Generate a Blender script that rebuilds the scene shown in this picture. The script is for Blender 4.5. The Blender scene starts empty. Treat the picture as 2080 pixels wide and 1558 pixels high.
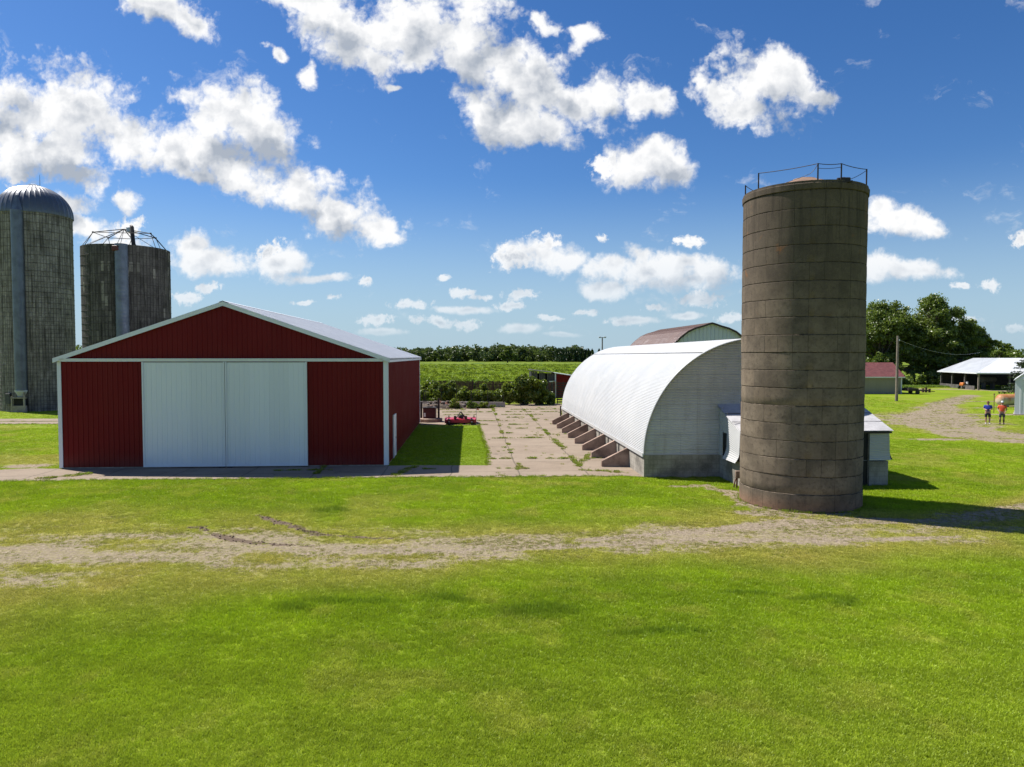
import bpy, math, random
import numpy as np
from mathutils import Vector, Matrix
R = math.radians
random.seed(7)
rng = np.random.default_rng(7)
scene = bpy.context.scene
COL = scene.collection

# ------------------------------------------------------------------ helpers: objects
def tag(o, label=None, cat=None, group=None, kind=None):
    if label: o['label'] = label
    if cat: o['category'] = cat
    if group: o['group'] = group
    if kind: o['kind'] = kind
    return o

def empty(name, loc=(0, 0, 0), rz=0.0):
    o = bpy.data.objects.new(name, None)
    o.location = loc
    o.rotation_euler = (0, 0, rz)
    o.empty_display_size = 0.3
    COL.objects.link(o)
    return o

def copy_tree(o, parent=None):
    c = o.copy()
    COL.objects.link(c)
    if parent is not None:
        c.parent = parent
    for ch in list(o.children):
        copy_tree(ch, c)
    return c

class MB:
    """collects primitives and links them as one mesh object"""
    def __init__(s):
        s.v = []; s.f = []; s.m = []
    def add(s, vs, fs, m=0):
        b = len(s.v)
        s.v.extend([tuple(map(float, p)) for p in vs])
        for f in fs:
            s.f.append(tuple(i + b for i in f)); s.m.append(m)
    def box(s, x0, x1, y0, y1, z0, z1, m=0, bev=0.0):
        if bev > 0:
            pts = []
            for z, k in ((z0, bev), (z0 + bev, 0), (z1 - bev, 0), (z1, bev)):
                c = bev * 0.6
                for (x, y) in ((x0 + c + k, y0 + k), (x1 - c - k, y0 + k), (x1 - k, y0 + c + k), (x1 - k, y1 - c - k),
                               (x1 - c - k, y1 - k), (x0 + c + k, y1 - k), (x0 + k, y1 - c - k), (x0 + k, y0 + c + k)):
                    pts.append((x, y, z))
            fs = [tuple(range(7, -1, -1)), tuple(range(24, 32))]
            for r in range(3):
                for i in range(8):
                    j = (i + 1) % 8
                    fs.append((r * 8 + i, r * 8 + j, r * 8 + 8 + j, r * 8 + 8 + i))
            s.add(pts, fs, m); return
        s.add([(x0, y0, z0), (x1, y0, z0), (x1, y1, z0), (x0, y1, z0), (x0, y0, z1), (x1, y0, z1), (x1, y1, z1), (x0, y1, z1)],
              [(3, 2, 1, 0), (4, 5, 6, 7), (0, 1, 5, 4), (1, 2, 6, 5), (2, 3, 7, 6), (3, 0, 4, 7)], m)
    def bar(s, a, b, w, h, m=0):
        a = Vector(a); b = Vector(b); d = (b - a).normalized()
        up = Vector((0, 0, 1)) if abs(d.z) < 0.95 else Vector((0, 1, 0))
        r = d.cross(up).normalized(); u = r.cross(d)
        pts = []
        for c in (a, b):
            for (i, j) in ((-1, -1), (1, -1), (1, 1), (-1, 1)):
                pts.append(c + r * (i * w / 2) + u * (j * h / 2))
        s.add(pts, [(3, 2, 1, 0), (4, 5, 6, 7), (0, 1, 5, 4), (1, 2, 6, 5), (2, 3, 7, 6), (3, 0, 4, 7)], m)
    def tube(s, path, rad, n=8, m=0, cap=True):
        path = [Vector(p) for p in path]
        rads = rad if isinstance(rad, (list, tuple)) else [rad] * len(path)
        pts = []; ref = None
        for i, p in enumerate(path):
            d = (path[min(i + 1, len(path) - 1)] - path[max(i - 1, 0)]).normalized()
            if ref is None:
                ref = Vector((0, 0, 1)) if abs(d.z) < 0.9 else Vector((1, 0, 0))
            r = d.cross(ref).normalized(); u = r.cross(d).normalized(); ref = u if abs(d.dot(u)) < 0.9 else ref
            for k in range(n):
                a = 2 * math.pi * k / n
                pts.append(p + (r * math.cos(a) + u * math.sin(a)) * rads[i])
        fs = []
        for i in range(len(path) - 1):
            for k in range(n):
                j = (k + 1) % n
                fs.append((i * n + k, i * n + j, (i + 1) * n + j, (i + 1) * n + k))
        if cap:
            fs.append(tuple(range(n - 1, -1, -1)))
            fs.append(tuple(range((len(path) - 1) * n, len(path) * n)))
        s.add(pts, fs, m)
    def lathe(s, prof, n=48, m=0, c=(0, 0, 0), a0=0.0, a1=2 * math.pi, jit=None):
        full = abs(a1 - a0 - 2 * math.pi) < 1e-6
        k = n if full else n + 1
        pts = []
        for (r, z) in prof:
            for i in range(k):
                a = a0 + (a1 - a0) * i / n
                rr = r + (jit(a, z) if jit else 0.0)
                pts.append((c[0] + rr * math.cos(a), c[1] + rr * math.sin(a), c[2] + z))
        fs = []
        for q in range(len(prof) - 1):
            for i in range(n):
                j = (i + 1) % k
                fs.append((q * k + i, q * k + j, (q + 1) * k + j, (q + 1) * k + i))
        s.add(pts, fs, m)
    def prism(s, poly, axis, t0, t1, m=0):
        """poly of 2D points; axis 'y' -> (x,z) polygon extruded along y; 'x' -> (y,z); 'z' -> (x,y)"""
        def mk(p, t):
            return {'y': (p[0], t, p[1]), 'x': (t, p[0], p[1]), 'z': (p[0], p[1], t)}[axis]
        n = len(poly)
        pts = [mk(p, t0) for p in poly] + [mk(p, t1) for p in poly]
        fs = [tuple(range(n)), tuple(range(2 * n - 1, n - 1, -1))]
        for i in range(n):
            j = (i + 1) % n
            fs.append((i, i + n, j + n, j))
        s.add(pts, fs, m)
    def build(s, name, mat, parent=None, smooth=False, fix=True):
        me = bpy.data.meshes.new(name)
        me.from_pydata(s.v, [], s.f)
        mats = mat if isinstance(mat, (list, tuple)) else [mat]
        for mm in mats: me.materials.append(mm)
        if len(mats) > 1: me.polygons.foreach_set('material_index', s.m)
        if fix:
            import bmesh
            bm = bmesh.new(); bm.from_mesh(me)
            bmesh.ops.recalc_face_normals(bm, faces=bm.faces[:])
            bm.to_mesh(me); bm.free()
        if smooth:
            me.polygons.foreach_set('use_smooth', [True] * len(me.polygons))
            if smooth != 'all':
                me.set_sharp_from_angle(angle=R(smooth if smooth is not True else 40))
        me.update()
        o = bpy.data.objects.new(name, me)
        COL.objects.link(o)
        if parent is not None: o.parent = parent
        return o

def quads_mesh(name, V, mat, parent=None, link=True, per=4):
    """V: (N*per,3) vertices, one n-gon of `per` verts each (fast path)"""
    V = np.asarray(V, dtype=np.float32).reshape(-1, 3)
    n = len(V) // per
    me = bpy.data.meshes.new(name)
    me.vertices.add(len(V)); me.vertices.foreach_set('co', V.ravel())
    me.loops.add(len(V)); me.loops.foreach_set('vertex_index', np.arange(len(V), dtype=np.int32))
    me.polygons.add(n)
    me.polygons.foreach_set('loop_start', np.arange(0, len(V), per, dtype=np.int32))
    me.update(calc_edges=True)
    me.validate()
    if mat: me.materials.append(mat)
    o = bpy.data.objects.new(name, me)
    if link: COL.objects.link(o)
    if parent is not None: o.parent = parent
    return o

# ------------------------------------------------------------------ helpers: numpy noise
def _hash(ix, iy, seed):
    n = (ix.astype(np.int64) * 374761393 + iy.astype(np.int64) * 668265263 + seed * 1442695041) & 0x7fffffff
    n = ((n ^ (n >> 13)) * 1274126177) & 0x7fffffff
    n = (n ^ (n >> 16)) & 0xffffff
    return n / float(0xffffff)
def vnoise(x, y, seed=0):
    ix = np.floor(x); iy = np.floor(y); fx = x - ix; fy = y - iy
    fx = fx * fx * (3 - 2 * fx); fy = fy * fy * (3 - 2 * fy)
    a = _hash(ix, iy, seed); b = _hash(ix + 1, iy, seed); c = _hash(ix, iy + 1, seed); d = _hash(ix + 1, iy + 1, seed)
    return (a * (1 - fx) + b * fx) * (1 - fy) + (c * (1 - fx) + d * fx) * fy
def fbm(x, y, s, seed=0, oct=4):
    t = 0; amp = 0.5; tot = 0
    for k in range(oct):
        t = t + amp * vnoise(x * s * 2 ** k + 17.3 * k, y * s * 2 ** k - 9.1 * k, seed + k); tot += amp; amp *= 0.5
    return t / tot
def sst(a, b, x):
    t = np.clip((x - a) / (b - a), 0, 1); return t * t * (3 - 2 * t)
def polyline(x, y, pts):
    """distance to a polyline whose vertices carry a half width; returns distance / half width"""
    best = np.full(np.shape(x), 1e9)
    for (x0, y0, w0), (x1, y1, w1) in zip(pts[:-1], pts[1:]):
        dx, dy = x1 - x0, y1 - y0
        t = np.clip(((x - x0) * dx + (y - y0) * dy) / (dx * dx + dy * dy), 0, 1)
        d = np.hypot(x - x0 - t * dx, y - y0 - t * dy) / (w0 + t * (w1 - w0))
        best = np.minimum(best, d)
    return best
def ell(x, y, cx, cy, rx, ry):
    return np.sqrt(((x - cx) / rx) ** 2 + ((y - cy) / ry) ** 2)
def inpoly(x, y, poly):
    c = np.zeros(np.shape(x), bool); n = len(poly)
    for i in range(n):
        x0, y0 = poly[i]; x1, y1 = poly[(i + 1) % n]
        if y0 == y1: continue
        hit = ((y0 > y) != (y1 > y)) & (x < (x1 - x0) * (y - y0) / (y1 - y0) + x0)
        c ^= hit
    return c

# ------------------------------------------------------------------ helpers: nodes
class NT:
    def __init__(s, nt): s.t = nt
    def n(s, typ, ins=None, **props):
        nd = s.t.nodes.new(typ)
        for k, v in props.items(): setattr(nd, k, v)
        for k, v in (ins or {}).items(): s.put(nd.inputs[k], v)
        return nd
    def put(s, sock, v):
        if hasattr(v, 'is_output'): s.t.links.new(v, sock)
        elif v is not None: sock.default_value = v
    def m(s, op, a, b=None, c=None, clamp=False):
        nd = s.t.nodes.new('ShaderNodeMath'); nd.operation = op; nd.use_clamp = clamp
        for i, v in enumerate((a, b, c)):
            if v is not None: s.put(nd.inputs[i], v)
        return nd.outputs[0]
    def v(s, op, a, b=None, c=None):
        nd = s.t.nodes.new('ShaderNodeVectorMath'); nd.operation = op
        for i, x in enumerate((a, b, c)):
            if x is not None: s.put(nd.inputs[i], x)
        return nd.outputs[1] if op in ('LENGTH', 'DOT_PRODUCT', 'DISTANCE') else nd.outputs[0]
    def mr(s, x, a, b, c=0.0, d=1.0, smooth=True):
        nd = s.t.nodes.new('ShaderNodeMapRange')
        nd.interpolation_type = 'SMOOTHSTEP' if smooth else 'LINEAR'
        for i, q in enumerate((x, a, b, c, d)): s.put(nd.inputs[i], q)
        return nd.outputs[0]
    def mix(s, f, a, b, blend='MIX'):
        nd = s.t.nodes.new('ShaderNodeMix'); nd.data_type = 'RGBA'; nd.blend_type = blend
        s.put(nd.inputs[0], f); s.put(nd.inputs[6], col(a)); s.put(nd.inputs[7], col(b))
        return nd.outputs[2]
    def noise(s, vec, scale, detail=4, rough=0.55, dist=0.0, out=0, dim='3D'):
        nd = s.n('ShaderNodeTexNoise', noise_dimensions=dim)
        s.put(nd.inputs['Vector'], vec)
        nd.inputs['Scale'].default_value = scale; nd.inputs['Detail'].default_value = detail
        nd.inputs['Roughness'].default_value = rough; nd.inputs['Distortion'].default_value = dist
        return nd.outputs[out]
    def sep(s, vec):
        nd = s.n('ShaderNodeSeparateXYZ'); s.put(nd.inputs[0], vec); return nd.outputs
    def comb(s, x=0.0, y=0.0, z=0.0):
        nd = s.n('ShaderNodeCombineXYZ')
        for i, q in enumerate((x, y, z)): s.put(nd.inputs[i], q)
        return nd.outputs[0]
def col(c):
    if hasattr(c, 'is_output'): return c
    if isinstance(c, (int, float)): return (c, c, c, 1)
    return tuple(c) + (1,) if len(c) == 3 else c

def mat_new(name):
    m = bpy.data.materials.new(name); m.use_nodes = True
    nt = m.node_tree; nt.nodes.clear()
    g = NT(nt)
    out = g.n('ShaderNodeOutputMaterial')
    return m, g, out
def finish(g, out, base, rough=0.7, metal=0.0, bump=None, bstr=0.5, bdist=0.02, spec=0.5, extra=None):
    p = g.n('ShaderNodeBsdfPrincipled')
    g.put(p.inputs['Base Color'], col(base)); g.put(p.inputs['Roughness'], rough); g.put(p.inputs['Metallic'], metal)
    g.put(p.inputs['Specular IOR Level'], spec)
    for k, v in (extra or {}).items(): g.put(p.inputs[k], v)
    if bump is not None:
        b = g.n('ShaderNodeBump'); b.inputs['Strength'].default_value = bstr; b.inputs['Distance'].default_value = bdist
        g.put(b.inputs['Height'], bump); g.put(p.inputs['Normal'], b.outputs[0])
    g.put(out.inputs[0], p.outputs[0])
    return p
def objco(g): return g.n('ShaderNodeTexCoord').outputs['Object']
def worldpos(g): return g.n('ShaderNodeNewGeometry').outputs['Position']

def simple(name, c, rough=0.6, metal=0.0, var=0.25, scale=3.0, bump=0.15, spec=0.5, bd=0.01, c2=None):
    """a surface with mottled tone and slight roughness variation"""
    m, g, out = mat_new(name)
    P = objco(g)
    a = g.noise(P, scale, 6, 0.6); b = g.noise(P, scale * 9, 3, 0.6)
    f = g.m('ADD', g.m('MULTIPLY', a, 0.7), g.m('MULTIPLY', b, 0.3))
    lo = tuple(x * (1 - var) for x in c); hi = c2 if c2 else tuple(min(1, x * (1 + var)) for x in c)
    base = g.mix(g.mr(f, 0.32, 0.68), lo, hi)
    rr = g.mr(f, 0.2, 0.8, max(0.05, rough - 0.1), min(1, rough + 0.1))
    finish(g, out, base, rr, metal, bump=f, bstr=bump, bdist=bd, spec=spec)
    return m

M = {}
def painted_metal(name, c, rough=0.35, dirt=(0.2, 0.17, 0.13), dirt_amt=0.12, low=None, spec=0.4):
    """painted steel sheet: streaky grime running down, dust near the ground"""
    m, g, out = mat_new(name)
    P = objco(g); x, y, z = g.sep(P)
    st = g.noise(g.comb(g.m('MULTIPLY', x, 3.0), g.m('MULTIPLY', y, 3.0), g.m('MULTIPLY', z, 0.25)), 1.0, 5, 0.6)
    bl = g.noise(P, 0.6, 5, 0.6)
    sheet = g.noise(g.comb(g.m('FLOOR', g.m('MULTIPLY', x, 1.09)), g.m('FLOOR', g.m('MULTIPLY', y, 1.09)), 0.0), 3.7, 0)
    f = g.m('MULTIPLY', g.mr(st, 0.5, 0.8), g.mr(bl, 0.35, 0.7))
    base = g.mix(g.m('MULTIPLY', f, dirt_amt * 2), c, dirt)
    base = g.mix(g.mr(sheet, 0.35, 0.65, 0.0, 0.12), base, tuple(k * 0.6 for k in c))
    if low is not None:
        fl = g.m('MULTIPLY', g.mr(z, 0.9, 0.05), g.mr(bl, 0.3, 0.65, 0.15, 0.8))
        base = g.mix(g.m('MULTIPLY', fl, low), base, dirt)
    finish(g, out, base, g.mr(bl, 0.3, 0.7, rough - 0.06, rough + 0.1), 0.0, bump=bl, bstr=0.12, bdist=0.03, spec=spec)
    return m
M['red_steel'] = painted_metal('red_steel', (0.160, 0.0070, 0.0085), 0.45, dirt_amt=0.03, low=0.2, spec=0.16)
M['white_door'] = painted_metal('white_door', (0.80, 0.85, 0.89), 0.36, dirt_amt=0.03, low=0.10)
M['trim'] = painted_metal('white_trim', (0.78, 0.82, 0.86), 0.4, dirt_amt=0.05)
M['white_roof'] = painted_metal('white_roof', (0.70, 0.715, 0.735), 0.5, dirt_amt=0.04, spec=0.25)
M['white_corr'] = painted_metal('white_corrugated', (0.54, 0.54, 0.54), 0.38, (0.32, 0.29, 0.26), 0.20)
M['endwall'] = painted_metal('end_corrugated', (0.60, 0.60, 0.58), 0.45, (0.25, 0.21, 0.19), 0.30)
M['brown_roof'] = painted_metal('brown_roof', (0.17, 0.105, 0.085), 0.36, dirt_amt=0.05)
M['brown_edge'] = simple('brown_edge', (0.035, 0.02, 0.018), 0.5)
M['grey_steel'] = painted_metal('grey_steel', (0.56, 0.60, 0.66), 0.5, dirt_amt=0.05, spec=0.2)
M['galv'] = painted_metal('galvanised', (0.62, 0.64, 0.67), 0.4, dirt_amt=0.10)
M['dark'] = simple('dark_opening', (0.012, 0.012, 0.013), 0.8)
M['iron'] = simple('dark_iron', (0.035, 0.026, 0.024), 0.6, 0.3)
M['rustiron'] = simple('rusty_iron', (0.10, 0.045, 0.028), 0.75, c2=(0.20, 0.085, 0.04))
M['oldwood'] = simple('weathered_wood', (0.10, 0.09, 0.082), 0.85, var=0.45, scale=2.0)
M['brownwood'] = simple('brown_boards', (0.13, 0.06, 0.04), 0.85, var=0.45, scale=2.0)
M['polewood'] = simple('pole_wood', (0.20, 0.165, 0.135), 0.85, var=0.3, scale=2.5)
M['bark'] = simple('bark', (0.09, 0.07, 0.055), 0.9, var=0.4, scale=3)
M['redpaint'] = simple('mower_red', (0.50, 0.035, 0.07), 0.38, var=0.2)
M['rubber'] = simple('rubber', (0.02, 0.02, 0.02), 0.8)
M['brownred'] = simple('brownred_paint', (0.085, 0.016, 0.016), 0.55)
M['tan'] = painted_metal('tan_siding', (0.30, 0.265, 0.21), 0.6, dirt_amt=0.05)
M['white_flat'] = simple('white_paint', (0.72, 0.73, 0.74), 0.5, var=0.06)
M['shedwhite'] = painted_metal('shed_white', (0.68, 0.72, 0.76), 0.45, dirt_amt=0.06)

def concrete_mat(name, c, dark, joints=None, scale=1.2, rust=0.0, rough=0.9):
    m, g, out = mat_new(name)
    P = objco(g); x, y, z = g.sep(P)
    a = g.noise(P, scale, 7, 0.62); b = g.noise(P, scale * 14, 4, 0.6)
    st = g.noise(g.comb(g.m('MULTIPLY', x, 4.0), g.m('MULTIPLY', y, 4.0), g.m('MULTIPLY', z, 0.5)), 1.0, 5, 0.6)
    base = g.mix(g.mr(a, 0.35, 0.7), c, dark)
    base = g.mix(g.m('MULTIPLY', g.mr(st, 0.5, 0.75), 0.45), base, dark)
    base = g.mix(g.mr(b, 0.45, 0.75, 0, 0.3), base, tuple(k * 1.25 for k in c))
    if joints:
        w, h = joints
        row = g.m('FLOOR', g.m('DIVIDE', z, h))
        fx = g.m('FRACT', g.m('ADD', g.m('DIVIDE', g.m('ADD', x, y), w), g.m('MULTIPLY', row, 0.5)))
        fz = g.m('FRACT', g.m('DIVIDE', z, h))
        jx = g.m('MULTIPLY', g.m('MINIMUM', fx, g.m('SUBTRACT', 1.0, fx)), w)
        jz = g.m('MULTIPLY', g.m('MINIMUM', fz, g.m('SUBTRACT', 1.0, fz)), h)
        j = g.mr(g.m('MINIMUM', jx, jz), 0.006, 0.016, 1, 0)
        base = g.mix(g.m('MULTIPLY', j, 0.45), base, dark)
    if rust > 0:
        base = g.mix(g.m('MULTIPLY', g.mr(g.noise(P, 0.9, 4, 0.6, 0.5), 0.55, 0.75), rust), base, (0.22, 0.09, 0.04))
    finish(g, out, base, rough, 0, bump=g.m('ADD', a, g.m('MULTIPLY', b, 0.5)), bstr=0.5, bdist=0.010, spec=0.3)
    return m
M['block'] = concrete_mat('concrete_block', (0.40, 0.37, 0.32), (0.17, 0.155, 0.135), joints=(0.4, 0.2))
M['buttress'] = concrete_mat('buttress_concrete', (0.42, 0.30, 0.235), (0.17, 0.115, 0.09))
M['slabc'] = concrete_mat('slab_concrete', (0.42, 0.37, 0.32), (0.22, 0.19, 0.16))

# ------------------------------------------------------------------ camera, sun, sky
CAMH = 5.3
cam_d = bpy.data.cameras.new('camera')
cam_d.sensor_width = 36.0; cam_d.lens = 36.0 * 1442 / 2080; cam_d.clip_start = 0.1; cam_d.clip_end = 12000
cam = bpy.data.objects.new('camera', cam_d); COL.objects.link(cam)
cam.location = (0, 0, CAMH); cam.rotation_euler = (math.pi / 2 - math.atan(56 / 1442), 0, 0)
scene.camera = cam

SUN_EL = R(53.0); SH = Vector((0.875, -0.484)).normalized()     # direction in which shadows fall
sd = bpy.data.lights.new('sun', 'SUN'); sd.energy = 5.0; sd.angle = R(0.53); sd.color = (1.0, 0.955, 0.88)
sun = bpy.data.objects.new('sun', sd); COL.objects.link(sun)
to_sun = Vector((-SH.x * math.cos(SUN_EL), -SH.y * math.cos(SUN_EL), math.sin(SUN_EL)))
sun.rotation_euler = (-to_sun).to_track_quat('-Z', 'Y').to_euler()
sun.location = (-30, 10, 60)

def pxdir(px, py):
    th = math.atan(56 / 1442)
    f = Vector((0, math.cos(th), -math.sin(th))); u = Vector((0, math.sin(th), math.cos(th)))
    d = f * 1442 + Vector((1, 0, 0)) * (px - 1040) + u * (779 - py)
    return d.x / d.y, d.z / d.y           # tangent coordinates of a sky direction (azimuth, elevation)

# cumulus groups seen to the north: centre and half extents
CL_A = [  # the long drifting banks (their axis dips to the right)
 (60,225,125,95),(165,215,105,75),(120,300,110,65),(30,290,80,70),(255,275,95,58),(345,290,90,58),(470,240,105,75),(545,280,85,62),
 (440,310,120,48),(395,340,80,28),(480,352,75,26),(600,395,120,52),(690,432,120,52),(760,462,72,34),(500,372,75,28),(155,345,70,32),(805,486,28,14),
 (660,30,75,48),(735,60,110,58),(640,10,80,30),(860,45,150,72),(955,45,85,85),(745,120,80,42),(840,90,90,50),(800,188,26,12),
 (990,125,110,62),(1080,155,105,58),(1050,235,110,50),(1010,228,80,40),(1150,200,105,45),(1215,190,85,48),(1300,200,85,36),(1345,195,45,28),(1100,45,36,18),(1185,78,26,34),
 (625,158,34,20),(560,100,16,14),(1555,170,95,66),(1580,190,95,55),(1600,150,70,50),(1515,235,52,40),(1650,195,52,28),(1480,185,50,26),
 (320,15,110,36),(400,30,40,25),(255,405,24,24),(180,460,40,36)]
CL_B = [  # separate puffs and the low rows towards the horizon
 (1300,335,84,48),(1222,338,36,16),(1345,342,56,32),(150,412,44,26),(30,345,34,16),(245,462,28,24),(235,500,60,26),
 (425,525,85,30),(385,505,50,26),(470,540,60,22),(560,540,66,30),(540,515,26,20),(640,566,70,11),(425,584,30,10),(380,600,28,12),
 (1830,460,78,30),(1795,430,42,32),(1885,472,42,16),(1850,552,90,18),(1790,545,50,26),(2072,486,18,14),(1415,493,30,12),(1222,488,15,11),
 (1092,520,78,32),(1095,492,32,20),(1150,525,44,26),(1045,525,38,22),(1335,555,130,34),(1300,525,46,26),(1235,548,60,26),(1445,565,66,28),(1400,540,50,20),
 (1228,590,46,18),(1425,610,38,12),(2010,575,24,11),(1950,580,18,7),
 (835,622,38,10),(765,648,34,10),(950,630,64,8),(1060,600,30,13),(1040,622,30,8),(942,598,26,8),(952,660,28,10),(895,655,28,9),(1063,668,46,10),
 (780,672,60,7),(1120,645,20,6),(1290,650,50,8),(850,651,18,7),(1480,645,28,9),(1140,680,40,5),(980,606,24,5),(610,615,20,5),(668,604,16,6),(900,568,14,6),(1390,640,40,7),(1190,632,26,6),
 (1265,655,34,7),(1330,628,26,6),(745,575,16,6),(1960,650,30,6),(2060,670,24,8)]
ROT = R(21)

def build_world():
    w = bpy.data.worlds.new('World'); scene.world = w; w.use_nodes = True
    nt = w.node_tree; nt.nodes.clear(); g = NT(nt)
    out = g.n('ShaderNodeOutputWorld')
    sky = g.n('ShaderNodeTexSky', sky_type='NISHITA', sun_disc=False)
    sky.sun_elevation = SUN_EL
    sky.sun_rotation = math.atan2(to_sun.x, to_sun.y)
    sky.altitude = 250; sky.air_density = 1.0; sky.dust_density = 0.35; sky.ozone_density = 1.4
    hs = g.n('ShaderNodeHueSaturation'); hs.inputs['Saturation'].default_value = 1.28; hs.inputs['Value'].default_value = 1.0
    g.put(hs.inputs['Color'], sky.outputs[0])
    SKS = 0.060
    plain = g.n('ShaderNodeBackground', {'Strength': SKS}); g.put(plain.inputs[0], hs.outputs[0])
    D = g.n('ShaderNodeTexCoord').outputs['Generated']
    dx, dy, dz = g.sep(D)
    ys = g.m('MAXIMUM', dy, 0.08)
    u = g.m('DIVIDE', dx, ys); v = g.m('DIVIDE', dz, ys)
    P0 = g.comb(u, v, 0.0)
    Pn = None
    # domain warp gives ragged, curling edges
    w1 = g.v('SUBTRACT', g.noise(P0, 9.0, 2, 0.5, out=1, dim='2D'), (0.5, 0.5, 0.5))
    w2 = g.v('SUBTRACT', g.noise(P0, 34.0, 4, 0.6, out=1, dim='2D'), (0.5, 0.5, 0.5))
    hz = g.mr(v, 0.03, 0.32, 0.22, 1.0)          # smaller detail towards the horizon
    wv = g.v('ADD', g.v('MULTIPLY', w1, (0.085, 0.07, 0)), g.v('MULTIPLY', w2, (0.022, 0.020, 0)))
    sc = g.n('ShaderNodeVectorMath', operation='SCALE'); g.put(sc.inputs[0], wv); g.put(sc.inputs['Scale'], hz)
    P = g.v('ADD', P0, sc.outputs[0])
    Pn = g.v('ADD', P0, g.v('MULTIPLY', w2, (0.010, 0.010, 0)))
    ca, sa = math.cos(ROT), math.sin(ROT)
    # rotate by +ROT so that the long axis dips to the right
    PA = g.comb(g.v('DOT_PRODUCT', P, (ca, -sa, 0)), g.v('DOT_PRODUCT', P, (sa, ca, 0)), 0.0)
    def field(vec, lst, rot):
        acc = None
        for (cx, cy, rx, ry) in lst:
            a, b = pxdir(cx, cy)
            if rot: a, b = ca * a - sa * b, sa * a + ca * b
            k = 1442.0
            sx, sy = k / (rx * 1.40), k / (ry * 1.46)
            L = g.v('LENGTH', g.v('MULTIPLY_ADD', vec, (sx, sy, 0), (-a * sx, -b * sy, 0)))
            acc = L if acc is None else g.m('SMOOTH_MIN', acc, L, 0.22)
        return acc
    CL_C = [c for c in CL_B if c[2] >= 40]; CL_S = [c for c in CL_B if c[2] < 40]
    FA = field(PA, CL_A, True); FB = field(P, CL_S, False); FC = field(P, CL_C, False)
    n1 = g.noise(Pn, 17.0, 7, 0.58, dim='2D')
    n2 = g.noise(Pn, 60.0, 5, 0.6, dim='2D')
    # billows
    vor = g.n('ShaderNodeTexVoronoi', voronoi_dimensions='2D', feature='F1'); g.put(vor.inputs['Vector'], Pn)
    vor.inputs['Scale'].default_value = 26; vor.inputs['Detail'].default_value = 3; vor.inputs['Roughness'].default_value = 0.55
    bil = g.m('SUBTRACT', 0.55, vor.outputs['Distance'])
    nz = g.m('ADD', g.m('MULTIPLY', g.m('SUBTRACT', n1, 0.5), 1.9), g.m('MULTIPLY', g.m('SUBTRACT', n2, 0.5), 0.75))
    nz = g.m('ADD', nz, g.m('MULTIPLY', bil, 0.70))
    dA = g.m('ADD', g.m('SUBTRACT', 1.0, FA), g.m('MULTIPLY', nz, 0.50))
    n2b = g.noise(Pn, 82.0, 5, 0.62, dim='2D')
    nzb = g.m('ADD', g.m('MULTIPLY', g.m('SUBTRACT', n1, 0.5), 1.0), g.m('MULTIPLY', g.m('SUBTRACT', n2b, 0.5), 2.6))
    dB = g.m('ADD', g.m('SUBTRACT', 0.94, FB), g.m('MULTIPLY', nzb, 0.64))
    dC = g.m('ADD', g.m('SUBTRACT', 0.98, FC), g.m('MULTIPLY', nz, 0.42))
    d = g.m('MAXIMUM', g.m('MAXIMUM', dA, dB), dC)
    n3 = g.noise(Pn, 130.0, 4, 0.6, dim='2D')
    alpha = g.mr(g.m('ADD', d, g.m('MULTIPLY', g.m('SUBTRACT', n3, 0.5), 0.34)), 0.02, 0.56)
    # thin scattered wisps
    wsp = g.noise(g.v('MULTIPLY', P, (1.0, 1.7, 0)), 11.0, 6, 0.62, dim='2D')
    wisp = g.m('MULTIPLY', g.mr(wsp, 0.62, 0.80), 0.35)
    # optical thickness -> grey cores; lower and thicker is greyer, sunward edge stays white
    low = g.noise(g.v('MULTIPLY', Pn, (1.0, 1.5, 0)), 10.0, 4, 0.5, dim='2D')
    Ps = g.v('ADD', P, (-0.024, 0.042, 0))
    n1s = g.noise(g.v('ADD', Pn, (-0.016, 0.026, 0)), 17.0, 4, 0.55, dim='2D')
    PAs = g.comb(g.v('DOT_PRODUCT', Ps, (ca, -sa, 0)), g.v('DOT_PRODUCT', Ps, (sa, ca, 0)), 0.0)
    big = [c for c in CL_A if c[2] > 60]
    FAs = field(PAs, big, True)
    FCs = field(g.v('ADD', P, (-0.008, 0.024, 0)), [c for c in CL_C if c[1] < 600 and c[2] > 42], False)
    FAs = g.m('MINIMUM', FAs, g.m('ADD', FCs, 0.12))
    relief = g.m('SUBTRACT', n1s, n1)
    occ = g.m('ADD', g.m('SUBTRACT', 1.0, FAs), g.m('MULTIPLY', g.m('SUBTRACT', n1s, 0.5), 0.9))
    occ = g.m('MAXIMUM', occ, g.m('MULTIPLY', g.m('SUBTRACT', d, 0.3), 0.85))
    core = g.m('MULTIPLY', g.mr(occ, 0.10, 0.92), g.mr(low, 0.30, 0.66, 0.25, 1.0))
    core = g.m('ADD', core, g.m('MULTIPLY', relief, 1.5), clamp=True)
    ccol = g.mix(core, (0.72, 0.72, 0.72), (0.30, 0.335, 0.39))
    ccol = g.mix(g.mr(v, 0.02, 0.20, 0.45, 0.0), ccol, (0.48, 0.545, 0.61))   # far rows seen through more air
    gate = g.mr(dz, 0.012, 0.045)
    alpha = g.m('MULTIPLY', g.m('MAXIMUM', alpha, wisp), gate)
    alpha = g.m('MULTIPLY', alpha, g.mr(v, 0.015, 0.16, 0.62, 0.985))
    cb = g.n('ShaderNodeBackground', {'Strength': 1.0})
    skyv = g.v('MULTIPLY', hs.outputs[0], (SKS * 0.86, SKS * 1.04, SKS * 1.32))
    el = g.m('ARCSINE', dz)
    skyv = g.mix(g.mr(el, 0.0, 0.25, 0.82, 0.0), skyv, (0.30, 0.42, 0.52))
    g.put(cb.inputs[0], g.mix(alpha, skyv, ccol))
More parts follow.
